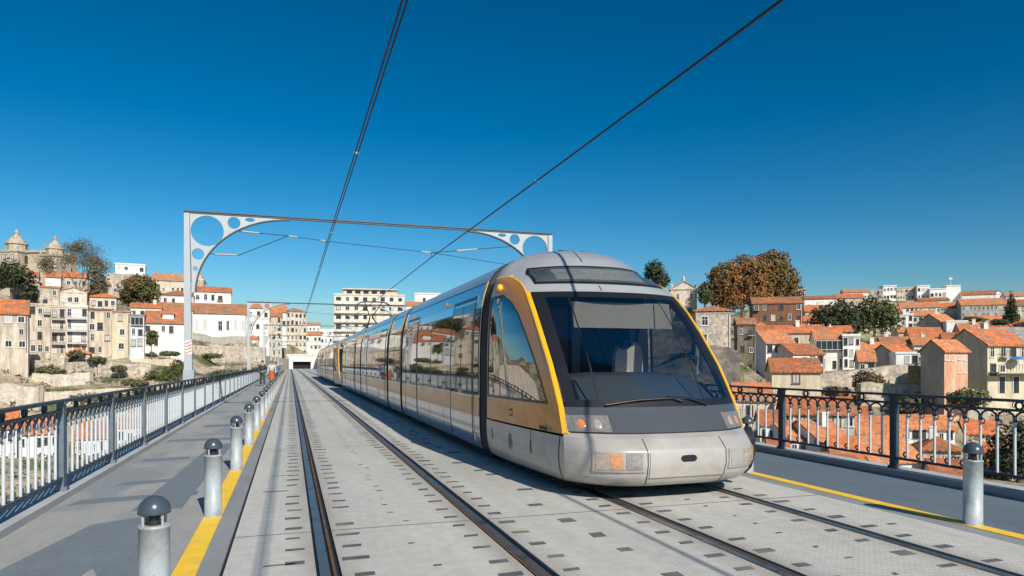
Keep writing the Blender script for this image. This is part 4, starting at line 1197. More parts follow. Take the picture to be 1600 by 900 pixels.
# beyond the end of the bridge
house(478,502,523,562,330,10,'small pale house with orange roof beyond the tunnel mouth',W_WHITE,'gx',R_RED,1.8,0,(4,3),1.0,1.4,'d')
house(500,526,515,560,345,10,'white flat house just left of the apartment block',W_CLEAN,'f',None,0,0,(4,4),1.0,1.4,'d')
house(476,500,507,535,380,10,'distant white house with low roof on the skyline over the tunnel',W_CLEAN,'gx',R_TAN,1.4,0,(4,2),1.0,1.4,'d')
t, Wb, Hb = house(522,632,460,575,232,14,'white six storey apartment block with long window bands behind the tram',W_IVORY,'f',None,0,0,(8,8),1.5,1.35,'d',name='apartment_block',cat='apartment block')
for k in range(1,8):
    fh = Hb/8; b_ = MB().box(.1,-1.0,fh*k-.15,Wb-.1,-.16,fh*k+(.95 if k%2 else .1)).build('balcony', W_IVORY if k%2 else W_CREAM, t)
pb = MB().box(3,2,Hb+.36,Wb-2.5,11,Hb+2.0).build('penthouse', W_CREAM, t)
MB().box(2.6,1.2,Hb+2.0,Wb-2.2,11.5,Hb+2.35).build('penthouse_roof', W_CREAM, pb)
for k in range(5): a,b,c = win_mesh(1.8,1.2,'d'); link('pane', b, pb, (5+k*2.8, 1.99, Hb+.6))
house(633,690,478,575,250,12,'pale apartment house with orange roof right of the white apartment block',W_CLEAN,'gx',R_RED,2.0,0,(5,6),1.2,1.3,'d')
house(648,688,459,500,262,12,'white house with orange eaves peeping over the tram roof',W_CLEAN,'f',None,0,0,(4,2),1.0,1.3,'d')

# ---- right bank, upper rows
house(1087,1142,487,545,105,8,'square stone house with orange hip roof beside the windscreen pillar',W_STONE,'h',R_RED,1.1,0,(2,2),1.0,1.7,'l',skip=((1,0),(1,1)))
house(1176,1254,474,522,150,9,'brown brick house with rows of small windows below the autumn trees',W_BROWN,'gx',R_RED,1.4,0,(6,3),.8,1.2,'d')
house(1197,1241,536,575,121,8,'white house under jumbled orange roofs in the lower right bank',W_CLEAN,'gx',R_RED,2.3,4,(4,2),.8,1.4,'d')
house(1178,1212,524,560,128,8,'house with orange roof at the mouth of the dark alley',W_BEIGE,'gx',R_RED,1.8,0,(3,2),.8,1.2,'d')
house(1239,1288,553,592,116,8,'pale house with sloping orange roof left of the glazed gallery house',W_WHITE,'gx',R_RED,1.7,8,(4,2),.9,1.3,'d')
house(1212,1290,520,545,136,8,'long orange roofed house behind the jumbled roofs',W_BEIGE,'gx',R_RED,1.5,0,(6,1),.8,1.1,'d',ch=1)
house(1206,1283,580,628,86,8,'cream house with single orange roof just above the right railing',W_CREAM,'gx',R_RED,1.5,0,(3,2),.9,1.2,'d',skip=((0,1),(1,0),(2,0)))
house(1273,1318,530,582,126,8,'house with glazed gallery and three dark doors',W_WHITE,'gx',R_RED,1.7,0,(5,2),.9,1.7,'d',gal=True)
house(1317,1344,525,578,124,8,'clean white cubic house right of the glazed gallery house',W_CLEAN,'f',None,0,0,(3,3),.8,1.5,'d')
house(1257,1307,467,494,200,10,'plain white house with thin orange roof under the right skyline',W_CLEAN,'gx',R_RED,1.0,0,(4,1),.9,1.2,'d')
house(1243,1258,452,470,215,8,'small white roof tower peeping out by the autumn trees',W_CLEAN,'f',None,0,0,None)
house(1306,1350,466,486,255,9,'low house with bright orange roof right of the plain white house',W_BEIGE,'gx',R_RED,1.8,0,(4,1),.9,1.2,'d')
house(1318,1358,457,472,310,9,'small orange roofed house on the right skyline left of the grey block',W_WHITE,'gx',R_RED,1.7,0,(4,1),.9,1.2,'d')
# hilltop blocks
house(1356,1380,453,472,325,10,'low grey slab block at the left of the hilltop group',W_GREY,'f',None,0,0,(5,2),1.2,1.2,'d')
house(1380,1401,447,470,330,10,'pale grey tall block on the hilltop',W_CLEAN,'f',None,0,0,(4,2),1.2,1.2,'d')
house(1401,1433,450,470,328,10,'wide beige hilltop block with window bands',W_CREAM,'f',None,0,0,(7,2),1.3,1.1,'d')
house(1433,1453,447,470,322,10,'white hilltop block between the beige block and the stepped block',W_CLEAN,'f',None,0,0,(3,2),1.2,1.2,'d')
house(1453,1479,452,470,318,10,'stepped white hilltop block with a shaded terrace',W_CLEAN,'f',None,0,0,(4,1),1.6,1.6,'d')
t, W_, H_ = house(1479,1501,447,470,320,10,'white hilltop block with antenna mast',W_CLEAN,'f',None,0,0,None)
MB().tube([(W_*.45,4,H_),(W_*.45,4,H_+4.6)], .09, 6).box(W_*.45-.7,3.9,H_+3.4,W_*.45+.7,4.1,H_+4.4).build('antenna', M_FRAME, t)
house(1503,1556,461,478,315,10,'long white hilltop house with large orange roof',W_WHITE,'gx',R_RED,2.0,0,(7,1),1.0,1.2,'d')
house(1554,1567,459,475,312,10,'tiny white gabled house on the hilltop',W_CLEAN,'gy',R_GREY,1.5,0,None)
house(1572,1612,463,480,300,10,'orange roofed hilltop house at the right edge of the photo',W_WHITE,'gx',R_RED,1.8,0,(5,1),1.0,1.2,'d')
# third row
house(1408,1470,481,500,262,10,'long terrace with orange roof below the hilltop blocks',W_WHITE,'gx',R_RED,2.3,0,(9,2),.9,1.3,'d')
house(1436,1484,470,482,290,9,'low house with orange roof between terrace and hilltop',W_CREAM,'gx',R_RED,1.4,0,(5,1),.9,1.2,'d')
house(1470,1502,482,503,258,10,'grey fronted terrace house with orange roof left of the wide gallery terrace',W_GREY,'gx',R_RED,2.2,0,(5,2),.9,1.3,'d')
house(1502,1573,477,498,250,10,'wide gallery terrace with long orange roof and many windows',W_GREY,'gx',R_RED,2.5,0,(11,2),1.0,1.4,'l')
house(1572,1612,478,500,246,10,'orange roofed house behind the dark conifer at the right edge',W_BEIGE,'gx',R_RED,2.3,0,(5,2),.9,1.3,'d')
house(1352,1410,489,512,235,9,'pale house with orange roof behind the dark round trees',W_WHITE,'gx',R_RED,2.0,0,(6,1),.9,1.3,'d')
house(1399,1427,492,528,200,9,'tall white house with open loggia right of the dark round trees',W_CLEAN,'f',None,0,0,(3,3),1.0,1.5,'d')
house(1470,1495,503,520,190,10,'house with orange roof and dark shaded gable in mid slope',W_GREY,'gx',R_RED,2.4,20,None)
house(1479,1512,503,520,186,8,'plain white wall house right of the shaded mid-slope gable',W_CLEAN,'f',None,0,0,None)
house(1500,1548,517,533,172,10,'house with flat orange roof above the tall shaded gable house',W_BEIGE,'gx',R_RED,2.0,0,(5,1),.9,1.1,'d',ch=1)
house(1549,1612,533,560,150,12,'house with broad grey roof at the right edge',W_GREY,'gx',R_GREY,3.0,0,(5,1),.9,1.3,'d')
house(1544,1600,516,534,195,9,'house with orange roof above the broad grey roof',W_WHITE,'gx',R_RED,1.7,0,(6,1),.9,1.2,'d')
house(1422,1474,526,545,166,10,'wide house with single plain orange roof in the middle of the right slope',W_CREAM,'gx',R_RED,2.2,0,(5,1),.9,1.1,'d')
house(1378,1428,538,560,142,9,'house with low dull orange roof behind the dark gable shed',W_BEIGE,'gx',R_OLD,1.5,0,(5,1),.8,1.1,'d',ch=1)
house(1428,1464,539,560,138,9,'house with low orange roof between the shed and the faded orange house',W_WHITE,'gx',R_RED,1.5,0,(4,1),.8,1.1,'d',ch=1)
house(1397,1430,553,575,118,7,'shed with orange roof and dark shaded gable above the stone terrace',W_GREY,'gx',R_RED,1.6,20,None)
house(1400,1435,553,572,112,7,'small white house with dark doorway beside the shed',W_CLEAN,'f',None,0,0,(3,1),1.0,1.4,'d')
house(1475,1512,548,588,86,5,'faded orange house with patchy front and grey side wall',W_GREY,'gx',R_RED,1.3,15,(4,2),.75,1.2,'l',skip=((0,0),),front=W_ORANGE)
house(1152,1181,506,640,116,5,'dark house added to stand for the shadowed alley beside the square stone house',W_DARK,'gx',R_OLD,1.0,0,(2,5),.6,1.0,'d')  # added house, its dark walls stand in for the alley's shadow
t, W_, H_ = house(1543,1606,539,618,92,7,'tall cream house with shaded left gable and terrace with parasol',W_CREAM,'gx',R_RED,2.2,12,(4,3),.9,1.4,'d',skip=((0,0),(1,0),(2,0),(3,0)),ch=1)
MB().box(.2,-1.5,H_*.44,W_-.1,-.003,H_*.44+.2).build('terrace', W_PALE, t)
mb = MB().box(.2,-1.5,H_*.44+1.1,W_-.1,-1.45,H_*.44+1.15)
for k in range(14): mb.box(.2+k*(W_-.4)/13,-1.49,H_*.44+.2,.24+k*(W_-.4)/13,-1.46,H_*.44+1.1)
mb.build('terrace_rail', M_DARKF, t)
for k in range(2):
    door(t, W_*(.35+.35*k), 0, 0.3, .9, 2.2, M_PANE)
p_ = t.location + Matrix.Rotation(t.rotation_euler[2],3,'Z') @ Vector((W_*.62,-.8,H_*.44+.2))
u = thing('parasol', 'small blue parasol open on the terrace of the tall cream house', 'parasol', p_)
MB().tube([(0,0,0),(0,0,2.0)], .03, 6).build('pole', M_FRAME, u); MB().lathe([(1.05,1.65),(.55,1.95),(0,2.1)], n=8, smooth=False).build('canopy', mat('blue_canvas', (.02,.22,.55), .8), u)
house(1462,1522,590,612,98,6,'low white outhouse below the faded orange house',W_CLEAN,'f',None,0,0,(5,1),.9,1.2,'d')

# ---- below the right railing
house(1223,1336,645,672,76,7,'beige row house with orange roof seen through the right railing below the cream house',W_BEIGE,'gx',R_RED,1.6,0,(6,1),.8,1.2,'d')
house(1233,1262,688,720,70,6,'small house with orange roof low behind the first railing panel',W_WHITE,'gx',R_RED,1.6,10,(2,1),.8,1.2,'d')
house(1281,1330,690,725,68,7,'white house with stepped orange roof behind the middle of the railing panel',W_WHITE,'gx',R_RED,1.7,12,(3,1),.8,1.3,'d',ch=1)
house(1341,1412,676,715,78,8,'house with orange roof directly behind the dark railing post',W_BEIGE,'gx',R_RED,1.6,0,(4,1),.8,1.3,'d')
house(1410,1492,669,712,82,8,'long white house with four window openings seen through the railing',W_CLEAN,'gx',R_RED,1.3,-14,(6,2),.8,1.2,'d')
house(1361,1440,722,765,64,8,'lowest house with wide orange roof seen through the railing beside the bollard',W_WHITE,'gx',R_RED,2.0,14,(4,1),.8,1.3,'d')
house(1290,1345,736,775,62,5,'low white wall house at the foot of the railing panel',W_CLEAN,'s',R_RED,1.0,0,(3,1),.8,1.2,'d')
house(1508,1560,676,720,84,6,'terraced garden house with small orange roof behind the right bollard',W_PALE,'gx',R_RED,1.3,0,(5,2),.7,1.1,'d')
house(1150,1210,625,700,80,8,'house with orange roof beside the black guard strip of the tram',W_CREAM,'gx',R_RED,1.8,0,(4,2),.8,1.2,'d')
house(1205,1235,715,760,60,6,'tiny house with orange roof at the left foot of the right railing',W_CLEAN,'gx',R_RED,1.2,0,(2,1),.8,1.2,'d')
# ---- below the left railing
house(-60,26,672,770,92,8,'house with orange roof seen through the left railing at the photo edge',W_WHITE,'gx',R_RED,2.4,0,(5,3),.8,1.3,'d')
house(28,92,679,760,98,8,'white house with orange roof seen through the second panel of the left railing',W_CLEAN,'gx',R_RED,2.0,0,(5,3),.8,1.3,'d')
house(118,178,686,745,104,8,'orange roofed house low behind the third panel of the left railing',W_CLEAN,'gx',R_RED,2.2,0,(5,2),.8,1.3,'d')
house(182,250,668,725,112,8,'white house low behind the middle of the left railing',W_CLEAN,'gx',R_TAN,1.2,0,(5,2),.8,1.3,'d')


# ---- smaller houses packed between the larger ones
for (a) in (
 (1178,1201,513,532,141,6,'small house tucked under the left corner of the brown brick house',W_WHITE,(2,1),0),
 (1254,1276,502,528,162,7,'pale narrow house right of the brown brick house',W_BEIGE,(2,2),0),
 (1290,1332,518,534,148,7,'low orange roof peeping out behind the glazed gallery house',W_CREAM,(4,1),1),
 (1342,1368,563,588,113,5,'little lean-to house right below the clean white cubic house',W_PALE,(2,1),0),
 (1345,1380,546,570,131,6,'white house left of the shed with the dark shaded gable',W_WHITE,(3,1),1),
 (1404,1441,519,541,179,7,'house with dull orange roof just right of the sunlit green tree top',W_BEIGE,(4,1),0),
 (1440,1469,507,522,212,7,'small white house left of the mid-slope shaded gable',W_CLEAN,(3,1),0),
 (1512,1546,499,516,214,7,'small orange roofed house right of the plain white wall house',W_CREAM,(4,1),1),
 (1546,1576,501,519,226,7,'low orange roofed house left of the dark pointed conifer',W_WHITE,(3,1),0),
 (1576,1614,508,527,206,7,'orange roofed house at the right edge below the dark conifer',W_BEIGE,(4,1),0),
 (1474,1500,532,552,146,6,'small cream house above the faded orange house',W_CREAM,(2,1),0),
 (1458,1478,556,592,106,5,'narrow grey house left of the faded orange house',W_GREY,(2,2),0),
 (1500,1546,530,548,128,6,'low roof behind the ridge of the tall cream house',W_BEIGE,(4,1),1),
 (1334,1364,472,489,268,8,'orange roofed house on the skyline left of the grey slab block',W_WHITE,(4,1),0),
 (1380,1413,502,522,216,7,'white house right behind the sunlit green tree top',W_WHITE,(4,1),0),
 (1426,1461,493,506,236,7,'small low house below the long terrace with orange roof',W_PALE,(4,1),0),
 (1258,1300,486,506,186,7,'low orange roofed house under the plain white skyline house',W_BEIGE,(4,1),1),
 (1335,1362,657,684,82,5,'small white house left of the second dark railing post, low down',W_CLEAN,(2,1),0),
 (1262,1286,668,694,75,5,'tiny house between the row house and the first railing post',W_BEIGE,(2,1),0),
 (1188,1226,662,705,73,6,'pale house with orange roof left of the first dark railing post',W_WHITE,(3,1),0),
 (1300,1347,712,742,65,5,'orange roof low in the middle of the railing panel above the white wall house',W_CREAM,(3,1),0),
 (1442,1502,704,738,73,6,'house with orange roof low behind the panel right of the dark post',W_BEIGE,(4,1),1),
 (1494,1532,657,684,93,6,'small pale house right of the long white house with window openings',W_PALE,(3,1),0),
 (1540,1604,652,684,96,6,'stone house behind the railing at the right edge of the photo',W_STONE,(4,1),0),
 (1398,1438,640,662,94,6,'low house with orange roof level with the top rail of the right railing',W_WHITE,(3,1),0),
 (1338,1382,630,652,95,6,'beige house just above the top rail left of the second dark post',W_BEIGE,(3,1),0),
 (1458,1522,744,778,62,6,'lowest orange roof directly left of the right bollard',W_WHITE,(4,1),0),
 (1546,1612,722,762,71,6,'orange roofed house low right of the right bollard',W_CREAM,(4,1),0),
 (100,137,432,452,197,7,'small stone house under the bare tree crown',W_STONE,(3,1),0),
 (140,182,464,484,168,7,'low house with orange roof right of the narrow brownish tree',W_PALE,(4,1),0),
 (204,252,480,500,166,7,'house with brown roof behind the slim white and blue house',W_WHITE,(4,1),1),
 (20,62,440,474,176,7,'grey house behind the dark evergreen tree under the church',W_GREY,(3,2),0),
 (-30,28,557,592,129,5,'ruined stone shed under the left-edge orange-roofed house',W_STONE,(3,1),0),
 (104,140,553,578,138,4,'low rubble outhouse under the white balconied block',W_STONE,(3,1),0),
 (386,404,530,566,205,6,'small stone house at the foot of the white house right of the convent',W_PALE,(2,2),0),
 (404,419,512,560,222,6,'narrow beige house squeezed between two gantry posts',W_BEIGE,(2,3),0),
):
    house(a[0],a[1],a[2],a[3],a[4],a[5],a[6],a[7],('gx','gx','h')[int(a[0])%3],R_RED,1.2+.1*(int(a[0])%6),0,a[8],.8,1.2,'d',ch=a[9])

# ---- church with two domed towers on the left skyline
def tower(root, cx, cy, w, z0, z1, zd):
    b = MB().box(cx-w/2,cy-w/2,z0,cx+w/2,cy+w/2,z1).build('tower', W_CHURCH, root)
    MB().box(cx-w/2-.35,cy-w/2-.35,z1,cx+w/2+.35,cy+w/2+.35,z1+.55).box(cx-w/2-.3,cy-w/2-.3,z1-4.0,cx+w/2+.3,cy-w/2-.003,z1-3.6).build('cornice', W_STONE, b)
    r = w*.42; h = zd-z1
    MB().lathe([(r,.55),(r,h*.36),(r*1.14,h*.36),(r*1.14,h*.42),(r*.86,h*.44),(r*.80,h*.54),(r*.58,h*.60),(r*.56,h*.66),(r*.30,h*.70),(r*.22,h*.74),(r*.22,h*.84),(r*.30,h*.85),(r*.10,h*.92),(r*.07,h),(0,h)], (cx,cy,z1), 8, False).build('cupola', W_CHURCH, b)
    for sx in (-1,1):
        for sy in (-1,1):
            MB().lathe([(.4,.55),(.3,1.0),(.45,1.5),(.12,2.2),(0,2.8)], (cx+sx*(w/2-.3),cy+sy*(w/2-.3),z1), 8).build('pinnacle', W_STONE, b)
    for k in (-1,1):
        window(b, cx+k*w*.2, cy-w/2, z1-3.3, w*.16, 2.3, 'f', 'd')
    window(b, cx+w/2, cy, z1-3.3, w*.2, 2.3, 'r', 'd')
cl = at(-45, 440, 232); ch_ = thing('church', 'granite church with two domed towers on the left skyline', 'church', cl, -PSI-.10)
s_ = 232/F
for lx in (0, 30): 
    p = cl + Matrix.Rotation(-PSI-.1,3,'Z') @ Vector((lx,0,0)); CTRL.append((p.x,p.y,p.z-1)); p = cl + Matrix.Rotation(-PSI-.1,3,'Z') @ Vector((lx,14,0)); CTRL.append((p.x,p.y,p.z+1))
MB().prism([(0,-6),(26,-6),(26,10.2),(0,10.2)], 'y', 4, 16).build('nave_wall', W_CHURCH, ch_)
MB().box(-.5,3.5,10.2,26.3,16.5,10.9).build('nave_roof', W_STONE, ch_)
tower(ch_, 13.6, 3.5, 7.4, -5, 9.9, 18.2)
tower(ch_, 26.6, 5, 6.4, -5, 8.6, 16.0)
MB().box(19.9,8,10.9,20.1,8.2,14.5).box(19.3,8,13.4,20.7,8.2,13.6).build('stone_cross', W_STONE, ch_)
# ---- baroque gable to the right of the tram roof
t, W_, H_ = house(1048,1089,452,500,178,10,'old stone chapel with pediment just right of the tram roof',W_PALE,'gy',R_OLD,1.9,0,(2,2),.9,1.5,'d',name='chapel',cat='chapel')
MB().lathe([(.35,0),(.25,.5),(.4,.9),(.1,1.4),(0,1.8)], (W_/2,.3,H_+1.9), 8).lathe([(.3,0),(.2,.4),(.3,.8),(0,1.3)], (.3,.3,H_+.3), 8).lathe([(.3,0),(.2,.4),(.3,.8),(0,1.3)], (W_-.3,.3,H_+.3), 8).build('finial', W_PALE, t)
MB().box(-.15,-.25,H_-.1,W_+.15,-.1,H_+.15).build('entablature', W_PALE, t)

# ---- masonry walls
def wall_thing(pts, thick, label, m, cat='stone wall', name='stone_wall', cap=True):
    """pts: (px, y_top, y_bottom, depth) along the wall's face"""
    o = at(pts[0][0], pts[0][2], pts[0][3]); t = thing(name, label, cat, o)
    vs = []; n = len(pts)
    back = cam2w(0, 1) * thick
    rng = random.Random(int(pts[0][0]))
    P2 = []
    for i in range(n-1):
        a, b = pts[i], pts[i+1]; m_ = 5 if n < 5 else 3
        for k in range(m_): P2.append([a[j]+(b[j]-a[j])*k/m_ for j in range(4)])
    P2.append(list(pts[-1]))
    for p in P2:
        T = at(p[0], p[1], p[3]) - o; Bm = at(p[0], p[2], p[3]) - o; T.x, T.y = Bm.x, Bm.y
        Bm.z -= 5; T.z += rng.uniform(-.2,.2)
        vs += [Bm, T, T+back, Bm+back]
        CTRL.append((o.x+Bm.x-back.x*.8, o.y+Bm.y-back.y*.8, o.z+Bm.z+4.6))
        CTRL.append((o.x+T.x+back.x*1.6, o.y+T.y+back.y*1.6, o.z+T.z-.3))
    n = len(P2); fs = []
    for i in range(n-1):
        for k in range(4): fs.append((4*i+k, 4*i+(k+1)%4, 4*i+4+(k+1)%4, 4*i+4+k))
    fs += [(3,2,1,0),(4*n-4,4*n-3,4*n-2,4*n-1)]
    MB().add(vs, fs).build('masonry', m, t)
    return t
wall_thing([(0,560,590,132),(60,563,592,132),(100,560,590,133)],1.2,'rough garden wall under the left-edge orange-roofed house',W_STONE)
wall_thing([(50,583,612,124),(90,586,618,124),(140,580,612,126)],1.2,'broken stone terrace wall below the hanging shrubs on the left slope',W_PALE)
wall_thing([(100,566,602,134),(150,566,606,134),(236,568,606,136)],1.5,'long rough stone retaining wall under the cream tower house',W_STONE)
wall_thing([(205,561,573,139),(275,562,575,141)],1.0,'pale low wall in front of the white dormer house',W_CREAM)
wall_thing([(-420,505,665,96),(-200,520,660,104),(-60,548,655,110),(-8,598,650,112),(45,604,650,112),(60,604,652,112)],1.2,'crumbling pale wall at the left edge above the railing',W_PALE)
wall_thing([(66,612,648,114),(130,610,640,115),(205,606,632,118)],1.2,'lower beige terrace wall just above the left railing',W_PALE)
wall_thing([(300,539,576,172),(350,540,578,174),(412,542,580,180)],2.0,'tall granite retaining wall below the convent',W_STONE)
wall_thing([(306,574,592,146),(350,572,590,152),(402,570,588,166)],1.2,'low rubble wall below the tall granite retaining wall',W_STONE)
wall_thing([(300,524,541,182),(390,526,540,186)],1.2,'grey parapet wall at the foot of the white convent wing',W_GREY)
wall_thing([(412,556,584,205),(445,560,582,225)],2.0,'beige stone wall at the far end of the left walkway',W_STONE)
wall_thing([(1098,540,610,97),(1130,542,625,95),(1157,548,640,93)],2.0,'rough stone cliff wall under the square stone house',W_STONE)
wall_thing([(1283,583,622,104),(1340,578,630,104),(1400,572,625,104),(1428,570,620,104)],1.5,'long stone terrace wall in the middle of the right bank',W_STONE)
wall_thing([(1428,571,625,100),(1465,574,630,97)],1.5,'dark brown stone wall beside the long terrace wall',W_DARK)
wall_thing([(1345,598,640,93),(1420,600,645,93),(1470,606,650,92)],1.2,'lower rubble wall right above the right railing',W_STONE)
wall_thing([(1465,608,655,90),(1545,610,660,88)],1.2,'rubble wall below the white outhouse',W_PALE)
wall_thing([(1520,690,720,82),(1600,700,735,80)],1.0,'terrace wall low behind the right bollard',W_STONE)

# ---- tunnel portal at the end of the bridge
tp = thing('tunnel_portal', 'pale concrete tunnel mouth where the tracks disappear', 'tunnel', (2.5+bend(300), 300, drop(300)))
mb = MB().box(-5.5,0,-3,-3.6,4,5.8).box(3.6,0,-3,6.0,4,5.8).box(-3.6,0,3.3,3.6,4,5.8).box(-6,-.4,5.8,6.5,4,6.3)
mb.build('portal_frame', W_CLEAN, tp)
MB().box(-3.6,2,-1,3.6,30,3.4).build('tunnel_dark_block', M_UNDER, tp)  # solid black block standing in for the darkness inside the tunnel
MB().box(-3.75,3.9,-1,-3.6,30,3.4).box(3.6,3.9,-1,3.75,30,3.4).box(-3.75,3.9,3.3,3.75,30,3.6).build('tunnel_lining', M_UNDER, tp)
def ramp(x0, label, h):
    t = thing('ramp_wall', label, 'ramp wall', (0,0,0)); mb = MB(); vs = []; n = 11
    for i in range(n):
        y = 196+104*i/(n-1); x = x0+bend(y); z = drop(y)
        H = 1.1+h*(i/(n-1))**1.5
        vs += [(x-.4,y,z-3),(x+.4,y,z-3),(x+.4,y,z+H),(x-.4,y,z+H)]
    fs = [(4*i+k,4*i+(k+1)%4,4*i+4+(k+1)%4,4*i+4+k) for i in range(n-1) for k in range(4)]+[(3,2,1,0),(4*n-4,4*n-3,4*n-2,4*n-1)]
    mb.add(vs, fs).build('masonry', W_PALE, t)
ramp(-3.0, 'light stone ramp wall rising left of the tunnel mouth', 4.0)
ramp(8.6, 'light stone ramp wall right of the tracks before the tunnel', 4.0)

# ------------------------------------------------------------------ terrain
for (x, y, z) in [(0,-60,-34),(60,-60,-34),(-60,-60,-36),(-30,0,-34),(-18,40,-30),(-10,80,-22),(0,40,-30),(0,90,-20),(3,150,-7),(4,190,-3),(6,230,-1.6),(7,270,-1.8),(8,300,-2.2),(0,300,4),(12,300,3),
                  (9,320,5),(20,20,-32),(20,60,-30),(30,40,-26),(25,90,-22),(20,140,-12),(28,190,-4),(40,150,-8),(-40,60,-26),(-70,60,-26),(-60,20,-33),(-20,110,-16),
                  (120,0,-30),(60,20,-28),(90,30,-24),(200,0,-20),(-150,60,-25),(-200,0,-30),(-120,110,-8),(-250,150,12),(-160,250,34),(-60,330,18),(0,420,14),(60,420,24),(140,420,34),
                  (260,330,34),(330,220,28),(420,420,22),(400,100,10),(-350,350,20),(0,-200,-30),(0,700,8),(-500,0,0),(500,0,0),(0,-600,0)]:
    CTRL.append((x, y, z))
for (px,py,d) in ((330,600,140),(360,592,150),(400,588,165),(430,588,190),(310,612,120),(280,612,130),(345,612,118),(380,600,130)):
    p = at(px,py,d); CTRL.append((p.x,p.y,p.z))
for k in range(40):
    a = 2*PI*k/40
    for R_, z in ((900,2),(2500,0),(7000,-2)): CTRL.append((R_*math.cos(a), R_*math.sin(a), z))
CA = np.array(CTRL)
def ground_z(x, y):
    dx = CA[:,0]-x; dy = CA[:,1]-y; d2 = dx*dx+dy*dy+6
    w = 1/d2**1.6
    return float((w*CA[:,2]).sum()/w.sum())
def axis(lo, hi, step):
    a = list(np.arange(lo, hi+.1, step)); g = step
    b = hi
    while b < 7000: g *= 1.5; b += g; a.append(b)
    g = step; b = lo
    while b > -7000: g *= 1.5; b -= g; a.insert(0, b)
    return a
gx = axis(-110, 240, 3.0); gy = axis(-40, 345, 3.0)
X, Y = np.meshgrid(np.array(gx), np.array(gy))
Z = np.zeros_like(X)
for j in range(X.shape[0]):
    dx = X[j][:,None]-CA[:,0][None]; dy = Y[j][:,None]-CA[:,1][None]
    w = 1/(dx*dx+dy*dy+6)**1.6
    Z[j] = (w*CA[:,2]).sum(1)/w.sum(1)
# keep the ground clear of the deck
for j in range(X.shape[0]):
    for i in range(X.shape[1]):
        x, y = X[j,i], Y[j,i]
        if -60 < y < 309 and -7 < x-bend(y) < 13: Z[j,i] = min(Z[j,i], drop(y)-1.3)
        elif -100 < x < 230 and 10 < y < 340: Z[j,i] += .7*noise.noise((x*.09,y*.09,0))
mb = MB(); w = len(gx)
mb.add([(float(X[j,i]),float(Y[j,i]),float(Z[j,i])) for j in range(len(gy)) for i in range(w)],
       [(j*w+i,j*w+i+1,(j+1)*w+i+1,(j+1)*w+i) for j in range(len(gy)-1) for i in range(w-1)], True)
M_GRD = mat('earth_and_grass', (.38,.31,.22), .95, 0, .35, .3, .3, (.085,.092,.032), (.47,.60), .10, fine=.55, fscale=1.6)
mb.build('ground', M_GRD, None, False)['kind'] = 'structure'

# ------------------------------------------------------------------ trees and bushes
def leaf_mat(name, col, col2):
    m = mat(name, col, .85, 0, .35, .5, 0, col2, (.42,.62), .28, fine=.35, fscale=3)
    return m
LF_DARK = leaf_mat('dark_evergreen_leaves', (.028,.040,.014), (.055,.065,.02))
LF_GREEN = leaf_mat('olive_green_leaves', (.065,.085,.022), (.10,.105,.032))
LF_BRN = leaf_mat('autumn_plane_leaves', (.29,.125,.036), (.14,.095,.030))
LF_OLBR = leaf_mat('brown_green_plane_leaves', (.19,.115,.036), (.12,.105,.032))
LF_DRY = leaf_mat('sparse_grey_green_leaves', (.13,.105,.055), (.09,.09,.04))
LF_MIX = leaf_mat('turning_green_leaves', (.085,.10,.027), (.17,.095,.032))
BARK = mat('grey_brown_bark', (.14,.11,.08), .95, 0, .3, 3)
def crown_mesh(lobes, n, s, seed, thr=-.12, shell=.55):
    r = random.Random(seed); mb = MB(); tot = sum(l[3]*l[4]*l[5] for l in lobes)
    vs = []; fs = []
    for (cx,cy,cz,rx,ry,rz) in lobes:
        k = int(n*(rx*ry*rz)/tot); c = 0; it = 0
        while c < k and it < k*8:
            it += 1
            d = Vector((r.gauss(0,1), r.gauss(0,1), r.gauss(0,1))).normalized()
            rad = (shell+(1-shell)*r.random()) if r.random() < .8 else r.random()
            nn = noise.noise(Vector((d.x*1.6+cx, d.y*1.6+cy, d.z*1.6+cz+seed)))
            rad *= 1.0+.22*nn+.1*noise.noise(d*4+Vector((seed,cx,0)))
            p = Vector((cx+d.x*rx*rad, cy+d.y*ry*rad, cz+d.z*rz*rad))
            if noise.noise(p*(1.1/ max(.6,(rx*.35)))+Vector((seed*3.1,0,0))) < thr: continue
            q = s*(.6+.8*r.random())
            nrm = (d+Vector((r.gauss(0,.6),r.gauss(0,.6),r.gauss(.3,.6)))).normalized()
            a = nrm.orthogonal().normalized(); a = Matrix.Rotation(r.random()*6.3,3,nrm) @ a; b = nrm.cross(a)
            o = len(vs)
            vs += [p+a*q, p+b*q*.6, p-a*q, p-b*q*.6]
            fs.append((o,o+1,o+2,o+3)); c += 1
    mb.add(vs, fs); return mb
